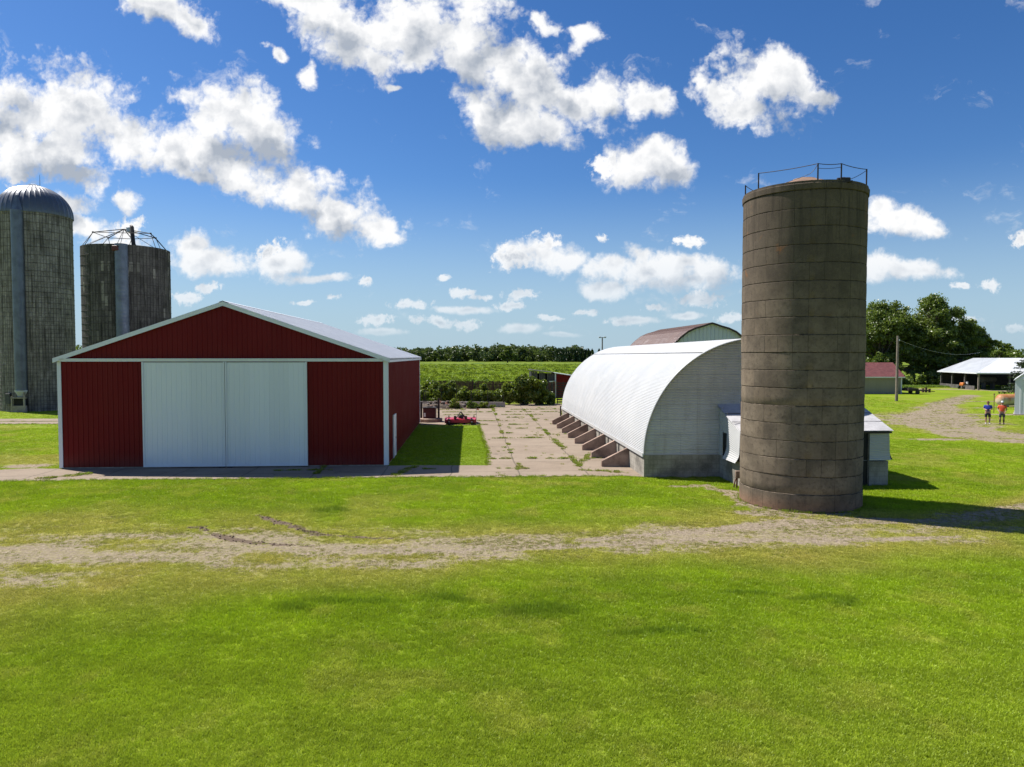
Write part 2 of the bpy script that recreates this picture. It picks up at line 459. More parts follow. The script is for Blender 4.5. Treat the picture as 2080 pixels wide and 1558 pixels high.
    # the rest of the sky: unseen grey cloud added to neutralise blue ambient light
    zz = g.m('MAXIMUM', dz, 0.06)
    Q = g.comb(g.m('DIVIDE', dx, zz), g.m('DIVIDE', dy, zz), 0.0)
    qn = g.noise(Q, 0.9, 5, 0.6, dim='2D')
    qa = g.m('MULTIPLY', g.mr(qn, 0.46, 0.68), g.mr(dz, 0.03, 0.15))
    rest = g.n('ShaderNodeBackground', {'Strength': 1.0})
    g.put(rest.inputs[0], g.mix(g.m('MULTIPLY', qa, 0.85), skyv, (0.215, 0.24, 0.285)))
    front = g.m('MULTIPLY', g.m('GREATER_THAN', dy, 0.30), g.m('LESS_THAN', v, 0.62))
    front = g.m('MULTIPLY', front, g.m('LESS_THAN', g.m('ABSOLUTE', u), 1.0))
    front = g.m('MULTIPLY', front, g.m('GREATER_THAN', dz, 0.0))
    mx = g.n('ShaderNodeMixShader'); g.put(mx.inputs[0], front)
    g.put(mx.inputs[1], rest.outputs[0]); g.put(mx.inputs[2], cb.outputs[0])
    g.put(out.inputs[0], mx.outputs[0])
    w.cycles.sampling_method = 'MANUAL'; w.cycles.sample_map_resolution = 512
build_world()

scene.view_settings.view_transform = 'Standard'; scene.view_settings.look = 'None'
scene.view_settings.exposure = 0.5; scene.view_settings.gamma = 1.0
scene.render.engine = 'CYCLES'
scene.cycles.max_bounces = 4; scene.cycles.diffuse_bounces = 1; scene.cycles.glossy_bounces = 2
scene.cycles.transmission_bounces = 3; scene.cycles.transparent_max_bounces = 4
scene.cycles.use_denoising = True
# ------------------------------------------------------------------ ground
BR = R(3.4); BO = (-5.96, 33.85); BW = 15.12; BD = 21.6          # red barn: front right corner, turn, width, depth
QR = R(3.2); QO = (5.73, 30.66); QW = 10.1; QD = 28.0          # round-roofed barn
def loc2w(o, rz, x, y):
    c, s = math.cos(rz), math.sin(rz)
    return (o[0] + c * x - s * y, o[1] + s * x + c * y)
def rect(o, rz, x0, x1, y0, y1):
    return [loc2w(o, rz, a, b) for a, b in ((x0, y0), (x1, y0), (x1, y1), (x0, y1))]
BARN = rect(BO, BR, -BW, 0, 0, BD); QUON = rect(QO, QR, 0, QW, 0, QD)
ANNEX = [(9.2, 28.46), (15.4, 28.8), (15.3, 31.5), (9.0, 31.1)]
SILO = (10.52, 25.82, 2.08)
YARD = [(-1.18, 33.82), (5.6, 34.0), (4.1, 59.0), (5.2, 60.0), (5.4, 79.0), (-1.6, 77.0), (-11.5, 76.5), (-11.0, 54.9), (-2.52, 54.1), (-1.3, 38.6)]
APRON = [(-45, 27.6), (-30, 28.9), (-21.55, 29.72), (-8.95, 30.45), (-2, 30.75), (5.0, 31.0), (5.9, 30.7), (5.6, 34.2), (-6.0, 33.9), (-21.3, 33.0), (-22.5, 33.1), (-24.5, 32.3), (-30, 30.6), (-45, 29.6)]
STRIP = [(-80, 54.9), (-23.2, 55.0), (-23.2, 56.9), (-80, 56.9)]
STRIP2 = [(-80, 57.2), (-23.2, 57.2), (-23.2, 59.5), (-80, 59.5)]
DRIVE = [(-60, 15.8, 3.6), (-30, 17.3, 3.0), (-16, 18.7, 2.7), (-9, 19.2, 2.2), (-3, 19.3, 1.5), (1, 19.7, 1.25), (5, 20.6, 1.5), (8.5, 21.1, 1.9), (12, 21.3, 1.4), (15.2, 22.6, 0.9), (18.2, 25.0, 0.6), (21, 27.0, 0.5), (26, 29.5, 0.4)]
TRACK = [(44, 33.0, 2.0), (36, 39.5, 2.4), (31.5, 46.0, 3.1), (32.4, 53.5, 4.1), (35.6, 60, 4.6), (40.5, 67, 2.6), (46.5, 77, 1.7), (52, 83.5, 1.4), (56.5, 89, 1.2), (62, 95.5, 1.0)]
TRACK2 = [(38, 64.3, 1.7), (41, 64.2, 0.8), (60, 63.6, 0.7)]
TRACK3 = [(46.5, 78.5, 1.0), (52, 83.0, 1.0), (57.5, 82.0, 0.8), (55.0, 76.0, 0.6), (47, 72, 0.5)]
RUTS = [[(-8.5, 23.5, 0.08), (-7.2, 22.2, 0.14), (-5.8, 20.9, 0.11), (-4.9, 20.6, 0.03)], [(-9.2, 21.15, 0.03), (-8.4, 20.6, 0.13), (-7.2, 19.9, 0.12), (-5.6, 19.6, 0.03)],
        [(-10.2, 21.9, 0.03), (-9.6, 21.7, 0.16), (-9.2, 21.3, 0.05)], [(-5.6, 20.85, 0.05), (-4.4, 20.5, 0.10), (-3.2, 20.4, 0.03)]]
TALL = [(-1.15, 15.3, 1.0, 0.26), (0.35, 14.55, 1.1, 0.42), (2.75, 13.35, 1.15, 0.17), (6.5, 15.3, 0.75, 0.16), (-3.4, 15.1, 1.3, 0.2), (-4.6, 14.7, 0.6, 0.3), (5.3, 15.6, 0.8, 0.12), (-6.2, 24.2, 0.8, 0.5), (7.1, 15.0, 0.3, 0.25)]

def gravel_mask(x, y):
    n = fbm(x, y, 0.9, 3, 4); n2 = fbm(x, y, 3.1, 11, 4)
    d = polyline(x, y, DRIVE)
    g = sst(1.75, 0.05, d + (n - 0.5) * 1.3 + (fbm(x * 0.45, y * 1.3, 1.0, 13, 4) - 0.5) * 2.2) * 0.74
    # two worn wheel lines and the bare turn beside the tall silo
    g = np.maximum(g, sst(1.15, 0.5, polyline(x, y, [(2, 20.2, 0.25), (6, 21.4, 0.4), (8.6, 22.3, 0.75), (11, 22.6, 0.6), (14, 22.6, 0.35), (18, 24.9, 0.3), (24, 28.4, 0.25)]) + (n2 - 0.5) * 0.9))
    g = np.maximum(g, sst(1.2, 0.5, polyline(x, y, [(-4, 19.0, 0.3), (0, 19.2, 0.25), (5, 20.2, 0.35), (11, 20.3, 0.3), (13, 20.6, 0.2)]) + (n2 - 0.5) * 1.1) * 0.9)
    g = np.maximum(g, sst(1.3, 0.4, polyline(x, y, [(6.4, 28.5, 0.4), (7.6, 28.6, 0.55), (8.6, 27.4, 0.35), (8.4, 25.5, 0.5), (7.6, 24.2, 0.5), (9.2, 23.3, 0.4)]) + (n - 0.5) * 2.2 + (n2 - 0.5) * 1.4))
    r = np.hypot(x - SILO[0], y - SILO[1])
    g = np.maximum(g, sst(2.75, 2.3, r + (n2 - 0.5) * 0.9) * (x < 11.5))
    tr = polyline(x, y, TRACK)
    g = np.maximum(g, sst(1.2, 0.55, tr + (n - 0.5) * 1.1 + (n2 - 0.5) * 0.7) * (0.84 + 0.16 * sst(0.35, 0.6, fbm(x, y, 0.55, 23, 3))))
    g = g * (1 - 0.22 * sst(0.25, 0.05, tr) * sst(0.42, 0.6, fbm(x, y, 0.9, 29, 3)))
    g = np.maximum(g, sst(1.2, 0.6, polyline(x, y, TRACK2) + (n - 0.5) * 0.8))
    g = np.maximum(g, sst(1.2, 0.6, polyline(x, y, TRACK3) + (n - 0.5) * 0.9) * 0.8)
    g = np.maximum(g, sst(1.3, 0.5, ell(x, y, 27.2, 44.8, 1.8, 0.7) + (n - 0.5)))
    g = np.maximum(g, sst(1.3, 0.5, ell(x, y, -23.3, 34.0, 1.5, 0.8) + (n - 0.5) * 1.2))
    far = (y > 95) & (x > 40)
    g = np.maximum(g, far * sst(1.1, 0.8, polyline(x, y, [(40, 116, 1.3), (60, 116, 1.3), (72, 112, 1.6), (76, 106, 2.2), (110, 96, 3)]) + (n - 0.5) * 0.4))
    return g

def ground_fields(x, y):
    """albedo of soil / sward, amount of gravel, grass cover, extra blade height"""
    n = fbm(x, y, 0.28, 21, 4); n2 = fbm(x, y, 1.3, 31, 4); n3 = fbm(x + 3 * fbm(x, y, 0.5, 5), y, 0.55, 41, 4)
    g = gravel_mask(x, y)
    dirt = np.zeros_like(x)
    for rr in RUTS: dirt = np.maximum(dirt, sst(2.0, 0.3, polyline(x, y, rr) + (fbm(x, y, 4.0, 33, 3) - 0.5) * 3.0))
    tall = np.zeros_like(x)
    for (cx, cy, rx, ry) in TALL: tall = np.maximum(tall, sst(1.3, 0.3, ell(x + (n2 - .5) * .5, y + (n2 - 0.5) * 0.5, cx, cy, rx, ry) + (n2 - 0.5) * 0.6))
    dd = polyline(x, y, DRIVE)
    dry = sst(2.9, 0.8, dd + (n - 0.5) * 2.2) * 0.95 * (y < 32)
    dry = np.maximum(dry, sst(1.6, 0.8, polyline(x, y, TRACK) + (n - 0.5)) * 0.5)
    dry = np.maximum(dry, 0.55 * sst(0.52, 0.72, n3) * (y > 22))
    dry = np.maximum(dry, 0.28 * sst(0.5, 0.75, n2))
    dry = np.maximum(dry, 0.7 * sst(1.2, 0.3, ell(x, y, 4.5, 23.6, 4.0, 1.6) + (n - .5) * 1.4))
    dry = np.maximum(dry, 0.8 * sst(1.2, 0.3, ell(x, y, -24, 36.5, 5.0, 2.5) + (n - .5) * 1.4))
    dry = np.maximum(dry, 0.65 * sst(1.2, 0.2, ell(x, y, 15, 19.0, 4.0, 1.1) + (n - .5) * 1.4))
    lush = sst(0.40, 0.62, n)
    c0 = np.array([0.270, 0.400, 0.004]); c1 = np.array([0.350, 0.495, 0.004]); cy = np.array([0.560, 0.450, 0.120]); ct = np.array([0.075, 0.165, 0.008])
    mixv = lambda a, b, t: a + (b - a) * t[..., None]
    c = mixv(c0, c1, lush * 0.8 + 0.2 * n2)
    near = sst(15.5, 8.5, y)[...]
    c = mixv(c, np.array([0.370, 0.470, 0.026]), near * 0.85)
    c = mixv(c, np.array([0.37, 0.49, 0.010]), 0.5 * sst(0.58, 0.75, n2) * (1 - near * 0.5))
    c = mixv(c, cy, dry * (0.55 + 0.45 * n2))
    c = mixv(c, ct, tall * 0.62)
    c = c * (0.82 + 0.40 * fbm(x, y, 2.4, 51, 4))[..., None]
    # worn tracks of the mower
    ln = np.sin((y * 0.97 + x * 0.12 + 1.2 * n) * 2 * math.pi / 1.45)
    c = c * (1 + 0.05 * ln * (y < 34))[..., None]
    if True:
        patch = inpoly(x, y, [(-5.96, 33.8), (-1.18, 33.8), (-1.35, 38.65), (-2.52, 54.1), (-7.4, 54.9)])
        c = mixv(c, np.array([0.24, 0.375, 0.002]), patch * 0.85)
    # crop field and meadow to the north
    crop = sst(0, 1, (y - (90 + 0.6 * np.abs(x + 5)) + 4 * (n - 0.5)) / 2) * (x < 46) * (x > -400)
    crop = np.maximum(crop, (y > 150) * 1.0)
    fc = mixv(np.array([0.19, 0.28, 0.012]), np.array([0.24, 0.33, 0.016]), sst(0.35, 0.65, fbm(x, y, 0.05, 71, 4)))
    fc = mixv(fc, np.array([0.06, 0.16, 0.018]), 0.8 * sst(0.60, 0.70, fbm(x, y * 0.6, 0.12, 77, 4)))
    c = mixv(c, fc, crop)
    cover = np.clip(1 - g * 1.0 - dirt, 0, 1) * (1 - crop)
    return c, g, dirt, cover, tall, crop, dry

def axis(segs):
    out = []
    for a, b, st in segs: out.append(np.arange(a, b, st))
    return np.concatenate(out)
gx = axis([(-6000, -600, 600), (-600, -120, 40), (-120, -45, 3.0), (-45, -24, 0.6), (-24, 20, 0.16), (20, 50, 0.34), (50, 100, 1.0), (100, 300, 10), (300, 6001, 400)])
gy = axis([(-300, 0, 60), (0, 8, 1.6), (8, 14, 0.11), (14, 30, 0.14), (30, 60, 0.30), (60, 100, 0.6), (100, 140, 1.0), (140, 300, 5), (300, 800, 25), (800, 7001, 400)])
X, Y = np.meshgrid(gx, gy)
gc, gg, gd, gcov, gtall, gcrop, gdry = ground_fields(X, Y)
Z = np.zeros_like(X)
Z += (gd * (0.03 * (fbm(X, Y, 5.0, 91, 3) - 0.45)) + 0.02 * (fbm(X, Y, 0.7, 95, 3) - 0.5)) * ((Y < 32) & (Y > 7))
for (cx, cy, rx, ry) in TALL: pass
nx, ny = len(gx), len(gy)
me = bpy.data.meshes.new('ground')
me.vertices.add(nx * ny); me.vertices.foreach_set('co', np.stack([X, Y, Z], -1).astype(np.float32).ravel())
ii = np.arange(nx * ny).reshape(ny, nx)
q = np.stack([ii[:-1, :-1], ii[:-1, 1:], ii[1:, 1:], ii[1:, :-1]], -1).reshape(-1)
me.loops.add(len(q)); me.loops.foreach_set('vertex_index', q.astype(np.int32))
me.polygons.add(len(q) // 4); me.polygons.foreach_set('loop_start', np.arange(0, len(q), 4, dtype=np.int32))
me.update(calc_edges=True)
at = me.color_attributes.new('sward', 'FLOAT_COLOR', 'POINT')
at.data.foreach_set('color', np.concatenate([gc, np.ones_like(gc[..., :1])], -1).astype(np.float32).ravel())
at = me.color_attributes.new('masks', 'FLOAT_COLOR', 'POINT')
at.data.foreach_set('color', np.stack([gg, gd, gcov, gcrop], -1).astype(np.float32).ravel())
me.polygons.foreach_set('use_smooth', [True] * len(me.polygons))
ground = bpy.data.objects.new('ground', me); COL.objects.link(ground)
tag(ground, 'wide flat lawn with a worn gravel track, running out to a green crop field', 'ground', kind='structure')

m, g, out = mat_new('ground_soil')
P = worldpos(g)
sw = g.n('ShaderNodeAttribute', attribute_name='sward').outputs['Color']
mk = g.n('ShaderNodeAttribute', attribute_name='masks')
mr_, mg_, mb_ = g.n('ShaderNodeSeparateColor', {0: mk.outputs['Color']}).outputs[:3]
f1 = g.noise(P, 9.0, 5, 0.65); f2 = g.noise(P, 38.0, 4, 0.7); f3 = g.noise(P, 2.2, 5, 0.6)
blade = g.noise(g.v('MULTIPLY', P, (1.0, 0.6, 1.0)), 22.0, 6, 0.75)
turf = g.mix(g.mr(blade, 0.30, 0.70), g.mix(0.62, sw, (0.02, 0.04, 0.004)), g.mix(0.35, sw, (0.10, 0.145, 0.010)))
turf = g.mix(g.mr(f1, 0.40, 0.72, 0, 0.30), turf, (0.16, 0.13, 0.05))
vo = g.n('ShaderNodeTexVoronoi', feature='F1'); g.put(vo.inputs['Vector'], P); vo.inputs['Scale'].default_value = 17
vo2 = g.n('ShaderNodeTexVoronoi', feature='F1'); g.put(vo2.inputs['Vector'], P); vo2.inputs['Scale'].default_value = 70
stn = g.n('ShaderNodeSeparateColor', {0: vo.outputs['Color']}).outputs[0]
grav = g.mix(stn, (0.20, 0.152, 0.112), (0.62, 0.50, 0.38))
grav = g.mix(g.mr(f2, 0.3, 0.7, 0, 0.6), grav, (0.29, 0.23, 0.165))
grav = g.mix(g.mr(f3, 0.35, 0.7, 0, 0.55), grav, (0.34, 0.27, 0.20))
sc_ = g.noise(g.v('MULTIPLY', P, (5.0, 13.0, 1.0)), 1.0, 5, 0.75)
grav = g.mix(g.mr(sc_, 0.48, 0.60, 0, 0.65), grav, g.mix(f2, (0.13, 0.12, 0.03), (0.36, 0.32, 0.10)))
grav = g.mix(g.mr(vo2.outputs['Distance'], 0.35, 0.75, 0.0, 0.65), grav, (0.12, 0.095, 0.075))
soil = g.mix(g.mr(f2, 0.35, 0.65), (0.085, 0.060, 0.042), (0.21, 0.155, 0.11))
fa = g.noise(g.v('MULTIPLY', P, (3.0, 9.0, 1.0)), 1.0, 6, 0.78)
edge = g.m('ADD', mr_, g.m('ADD', g.m('MULTIPLY', g.m('SUBTRACT', fa, 0.5), 1.5), g.m('MULTIPLY', g.m('SUBTRACT', f1, 0.5), 0.7)))
base = g.mix(g.mr(edge, 0.10, 0.90), turf, grav)
base = g.mix(g.mr(g.m('ADD', mg_, g.m('MULTIPLY', g.m('SUBTRACT', f2, 0.5), 0.5)), 0.35, 0.6), base, soil)
hgt = g.m('ADD', g.m('MULTIPLY', blade, 0.6), g.m('MULTIPLY', g.m('SUBTRACT', 1.0, vo.outputs['Distance']), 0.35))
finish(g, out, base, 0.95, 0, bump=hgt, bstr=0.9, bdist=0.05, spec=0.15)
ground.data.materials.append(m)

# ------------------------------------------------------------------ concrete: apron before the barn, yard between the buildings, farm lane
m, g, out = mat_new('yard_concrete')
P = worldpos(g); x, y, z = g.sep(P)
wob = g.noise(P, 0.8, 3, 0.5)
xr = g.m('ADD', x, g.m('ADD', g.m('MULTIPLY', y, 0.058), g.m('MULTIPLY', g.m('SUBTRACT', wob, 0.5), 0.25)))
yr = g.m('ADD', g.m('SUBTRACT', y, g.m('MULTIPLY', x, 0.058)), g.m('MULTIPLY', g.m('SUBTRACT', wob, 0.5), 0.25))
def joint(g, c, w, off):
    f = g.m('FRACT', g.m('DIVIDE', g.m('ADD', c, off), w))
    return g.m('MULTIPLY', g.m('MINIMUM', f, g.m('SUBTRACT', 1.0, f)), w)
jd = g.m('MINIMUM', joint(g, xr, 3.05, 0.9), joint(g, yr, 3.05, 1.4))
a = g.noise(P, 0.55, 6, 0.62); b = g.noise(P, 7.0, 5, 0.65); c3 = g.noise(P, 45.0, 3, 0.7)
pan = g.noise(g.comb(g.m('FLOOR', g.m('DIVIDE', g.m('ADD', xr, 0.9), 3.05)), g.m('FLOOR', g.m('DIVIDE', g.m('ADD', yr, 1.4), 3.05)), 0), 7.3, 0)
base = g.mix(g.mr(a, 0.3, 0.7), (0.315, 0.245, 0.180), (0.255, 0.196, 0.142))
base = g.mix(g.mr(pan, 0.3, 0.7, 0, 0.4), base, (0.345, 0.275, 0.21))
base = g.mix(g.mr(b, 0.5, 0.75, 0, 0.5), base, (0.19, 0.15, 0.115))
base = g.mix(g.mr(c3, 0.5, 0.8, 0, 0.35), base, (0.20, 0.17, 0.15))
crk = g.n('ShaderNodeTexVoronoi', feature='DISTANCE_TO_EDGE'); g.put(crk.inputs['Vector'], g.v('ADD', P, g.v('MULTIPLY', g.noise(P, 1.5, 4, 0.6, out=1), (0.9, 0.9, 0))))
crk.inputs['Scale'].default_value = 0.42
cl = g.m('MULTIPLY', g.mr(crk.outputs['Distance'], 0.0, 0.012, 1, 0), g.mr(a, 0.48, 0.6))
jl = g.m('MULTIPLY', g.mr(jd, 0.012, 0.045, 1, 0), g.mr(b, 0.25, 0.5, 0.4, 1.0))
base = g.mix(g.m('MULTIPLY', g.m('MAXIMUM', jl, cl), 0.75), base, (0.10, 0.085, 0.06))
finish(g, out, base, 0.9, 0, bump=g.m('SUBTRACT', g.m('ADD', b, g.m('MULTIPLY', c3, 0.4)), g.m('MULTIPLY', jl, 1.5)), bstr=0.5, bdist=0.02, spec=0.25)
M['yard'] = m
def ragged(poly, step=0.35, amp=0.10, seed=1):
    out = []
    for i in range(len(poly)):
        (x0, y0), (x1, y1) = poly[i], poly[(i + 1) % len(poly)]
        n = max(1, int(math.hypot(x1 - x0, y1 - y0) / step))
        for k in range(n):
            t = k / n; x = x0 + (x1 - x0) * t; y = y0 + (y1 - y0) * t
            d = (float(fbm(np.array([x]), np.array([y]), 1.4, seed, 3)[0]) - 0.5) * 2 * amp
            ln = math.hypot(x1 - x0, y1 - y0)
            out.append((x + d * (y1 - y0) / ln, y - d * (x1 - x0) / ln))
    return out
def slab(name, poly, z, label, amp=0.1, seed=1):
    mb = MB(); mb.prism(ragged(poly, amp=amp, seed=seed), 'z', z - 0.12, z)
    o = mb.build(name, M['yard']); tag(o, label, 'paving', kind='structure'); return o
slab('concrete_yard', YARD, 0.030, 'cracked concrete yard with weeds in its joints between the two barns', 0.12, 3)
slab('concrete_apron', APRON, 0.042, 'long concrete strip along the front of the red barn', 0.16, 5)
slab('farm_lane', STRIP, 0.03, 'nearer pale concrete strip of the lane before the left silos', 0.1, 7)
slab('farm_lane', STRIP2, 0.03, 'farther pale concrete strip of the lane before the left silos', 0.1, 9)

# ------------------------------------------------------------------ grass
def grass_mat(name, rnd=0.35):
    m, g, out = mat_new(name)
    tint = g.n('ShaderNodeAttribute', attribute_name='tint', attribute_type='INSTANCER').outputs['Color']
    rn = g.n('ShaderNodeNewGeometry').outputs['Random Per Island']
    base = g.mix(g.mr(rn, 0.0, 1.0, 0, rnd, smooth=False), tint, g.mix(0.6, tint, (0.50, 0.56, 0.12)))
    base = g.mix(g.mr(g.m('FRACT', g.m('MULTIPLY', rn, 7.13)), 0.5, 1.0, 0, 0.70), base, g.mix(0.72, tint, (0.012, 0.035, 0.002)))
    d = g.n('ShaderNodeBsdfDiffuse'); g.put(d.inputs[0], base)
    t = g.n('ShaderNodeBsdfTranslucent'); g.put(t.inputs[0], g.mix(0.25, base, (0.30, 0.40, 0.02)))
    gl = g.n('ShaderNodeBsdfGlossy'); gl.inputs['Roughness'].default_value = 0.45; g.put(gl.inputs[0], (0.8, 0.85, 0.75, 1))
    mx = g.n('ShaderNodeMixShader', {0: 0.42}); g.put(mx.inputs[1], d.outputs[0]); g.put(mx.inputs[2], t.outputs[0])
    fr = g.n('ShaderNodeMixShader', {0: 0.022}); g.put(fr.inputs[1], mx.outputs[0]); g.put(fr.inputs[2], gl.outputs[0])
    g.put(out.inputs[0], fr.outputs[0])
    return m
M['grass'] = grass_mat('grass_blade')
M['weed'] = grass_mat('weed_leaf')

def tuft_mesh(name, n, rad, h, w, mat, lean=0.5, seed=0):
    r = np.random.default_rng(seed)
    V = []; F = []
    for i in range(n):
        a = r.uniform(0, 6.283); d = rad * math.sqrt(r.uniform()); cx, cy = d * math.cos(a), d * math.sin(a)
        hh = h * r.uniform(0.55, 1.1); la = r.uniform(0, 6.283); ll = hh * lean * r.uniform(0.2, 1.3); wa = r.uniform(0, 3.14)
        wx, wy = w * math.cos(wa) / 2, w * math.sin(wa) / 2
        lx, ly = ll * math.cos(la), ll * math.sin(la)
        b = len(V)
        V += [(cx - wx, cy - wy, -0.01), (cx + wx, cy + wy, -0.01),
              (cx + lx * 0.4 - wx * 0.8, cy + ly * 0.4 - wy * 0.8, hh * 0.6), (cx + lx * 0.4 + wx * 0.8, cy + ly * 0.4 + wy * 0.8, hh * 0.6),
              (cx + lx, cy + ly, hh)]
        F += [(b, b + 1, b + 3, b + 2), (b + 2, b + 3, b + 4)]
    me = bpy.data.meshes.new(name); me.from_pydata(V, [], F); me.materials.append(mat)
    return bpy.data.objects.new(name, me)

def leafy_mesh(name, n, rad, h, size, mat, seed=0):
    """a small broad-leaved plant: loose leaves on a dome"""
    r = np.random.default_rng(seed)
    a = r.uniform(0, 6.283, n); d = rad * np.sqrt(r.uniform(0, 1, n)); z = h * r.uniform(0.25, 1.0, n) * (1 - 0.45 * (d / rad) ** 2)
    C = np.stack([d * np.cos(a), d * np.sin(a), z], -1)
    return leaf_quads(name, C, size, mat, r, up=0.6, link=False)

def leaf_quads(name, C, size, mat, r, up=0.4, out=None, link=True, parent=None, asp=0.62):
    n = len(C)
    N = r.normal(size=(n, 3)); N /= np.linalg.norm(N, axis=1, keepdims=True)
    N[:, 2] = N[:, 2] + up
    if out is not None: N = N + out
    N /= np.linalg.norm(N, axis=1, keepdims=True)
    T = np.cross(N, r.normal(size=(n, 3))); T /= np.linalg.norm(T, axis=1, keepdims=True)
    B = np.cross(N, T)
    s = (size * r.uniform(0.6, 1.3, n))[:, None] if np.isscalar(size) else size[:, None]
    V = np.stack([C - T * s, C + B * s * asp + N * s * 0.12, C + T * s, C - B * s * asp + N * s * 0.12], 1)
    return quads_mesh(name, V, mat, parent, link)

def instancer(name, pts, protos, tint, scl, rot, kind_label, cat, tilt=None):
    me = bpy.data.meshes.new(name)
    me.vertices.add(len(pts)); me.vertices.foreach_set('co', pts.astype(np.float32).ravel())
    a = me.attributes.new('tint', 'FLOAT_COLOR', 'POINT'); a.data.foreach_set('color', np.concatenate([tint, np.ones((len(pts), 1))], 1).astype(np.float32).ravel())
    a = me.attributes.new('scl', 'FLOAT_VECTOR', 'POINT'); a.data.foreach_set('vector', scl.astype(np.float32).ravel())
    a = me.attributes.new('rot', 'FLOAT', 'POINT'); a.data.foreach_set('value', rot.astype(np.float32))
    o = bpy.data.objects.new(name, me); COL.objects.link(o)
    pc = bpy.data.collections.new(name + '_kinds')
    for p in protos: pc.objects.link(p)
    nt = bpy.data.node_groups.new(name + '_scatter', 'GeometryNodeTree')
    nt.interface.new_socket('Geometry', in_out='INPUT', socket_type='NodeSocketGeometry')
    nt.interface.new_socket('Geometry', in_out='OUTPUT', socket_type='NodeSocketGeometry')
    g = NT(nt)
    gi = g.n('NodeGroupInput'); go = g.n('NodeGroupOutput')
    ci = g.n('GeometryNodeCollectionInfo'); ci.inputs[0].default_value = pc
    ci.inputs['Separate Children'].default_value = True; ci.inputs['Reset Children'].default_value = True
    ip = g.n('GeometryNodeInstanceOnPoints')
    g.put(ip.inputs['Points'], gi.outputs[0]); g.put(ip.inputs['Instance'], ci.outputs[0])
    ip.inputs['Pick Instance'].default_value = True
    rv = g.n('FunctionNodeRandomValue', data_type='INT')
    for s_ in rv.inputs:
        if s_.name == 'Min' and s_.type == 'INT': s_.default_value = 0
        if s_.name == 'Max' and s_.type == 'INT': s_.default_value = len(protos) - 1
    g.put(ip.inputs['Instance Index'], [s_ for s_ in rv.outputs if s_.type == 'INT'][0])
    na = g.n('GeometryNodeInputNamedAttribute', data_type='FLOAT'); na.inputs[0].default_value = 'rot'
    ns = g.n('GeometryNodeInputNamedAttribute', data_type='FLOAT_VECTOR'); ns.inputs[0].default_value = 'scl'
    e2r = g.n('FunctionNodeEulerToRotation'); g.put(e2r.inputs[0], g.comb(0.0, 0.0, na.outputs[0]))
    g.put(ip.inputs['Rotation'], e2r.outputs[0]); g.put(ip.inputs['Scale'], ns.outputs[0])
    g.put(go.inputs[0], ip.outputs[0])
    md = o.modifiers.new('scatter', 'NODES'); md.node_group = nt
    tag(o, kind_label, cat, kind='stuff')
    return o

tufts = [tuft_mesh('grass_tuft', 24, 0.085, 0.058, 0.0085, M['grass'], 0.75, i) for i in range(7)]
def in_any(x, y, polys, grow=0.0):
    c = np.zeros(np.shape(x), bool)
    for p in polys: c |= inpoly(x, y, p)
    return c
def sample_lawn(n, y0, y1, slope=0.98, pad=6.0, power=1.0):
    t = rng.uniform(0, 1, n); y = y0 + (y1 - y0) * t
    x = rng.uniform(-1, 1, n) * (slope * y + pad)
    return x, y
px, py = [], []
for (n, a, b) in ((14000, 4.5, 8.3), (58000, 8.3, 13), (74000, 13, 20), (84000, 20, 32), (72000, 32, 52), (46000, 52, 100)):
    x, y = sample_lawn(n, a, b); px.append(x); py.append(y)
x = np.concatenate(px); y = np.concatenate(py)
c, gm, dm, cov, tall, crop, dry = ground_fields(x, y)
keep = rng.uniform(0, 1, len(x)) < np.clip(cov * 1.25 - 0.10 - 0.25 * dry, 0, 1)
keep &= ~in_any(x, y, [BARN, QUON, YARD, APRON, STRIP, STRIP2, ANNEX])
keep &= np.hypot(x - SILO[0], y - SILO[1]) > SILO[2] + 0.05
keep &= ~((y > 60) & (x < 30) & (x > -22)) & ~((y > 75) & (x > 47))
x, y, c, tall, dry = x[keep], y[keep], c[keep], tall[keep], dry[keep]
s = (0.85 + np.maximum(0, y - 10) * 0.028) * rng.uniform(0.7, 1.25, len(x))
hz = np.where(y < 34, 1.0, 0.75) * (1 + 0.55 * tall - 0.35 * dry) * rng.uniform(0.7, 1.2, len(x)) / np.maximum(1, (s / 1.3))
c = c * rng.uniform(0.82, 1.18, (len(x), 1)) * 1.1
instancer('lawn_grass', np.stack([x, y, np.zeros_like(x)], -1), tufts, c, np.stack([s, s, s * hz], -1), rng.uniform(0, 6.28, len(x)),
          'short mown green grass of the lawn', 'grass')
# stray tufts on the gravel
x = np.concatenate([rng.uniform(-24, 20, 120000), rng.uniform(28, 60, 40000)]); y = np.concatenate([rng.uniform(14.5, 30, 120000), rng.uniform(36, 96, 40000)])
c, gm, dm, cov, tall, crop, dry = ground_fields(x, y)
keep = (gm > 0.12) & (rng.uniform(0, 1, len(x)) < 0.62 - 0.42 * gm + 1.6 * (fbm(x * 0.5, y * 1.6, 1.1, 61, 4) - 0.5)) & ~in_any(x, y, [APRON, YARD, QUON, ANNEX]) & (np.hypot(x - SILO[0], y - SILO[1]) > 2.2)
x, y = x[keep], y[keep]; k = len(x)
s = rng.uniform(0.35, 0.95, k) * np.where(y > 34, 1.6, 1.0)
instancer('track_grass', np.stack([x, y, np.zeros_like(x)], -1), tufts, np.where(rng.uniform(0, 1, (k, 1)) < 0.45, np.array([[0.34, 0.38, 0.03]]), np.array([[0.46, 0.36, 0.17]])) * rng.uniform(0.45, 1.15, (k, 1)), np.stack([s, s, s * 0.6], -1), rng.uniform(0, 6.28, k),
          'thin straggling grass growing through the gravel of the track', 'grass')
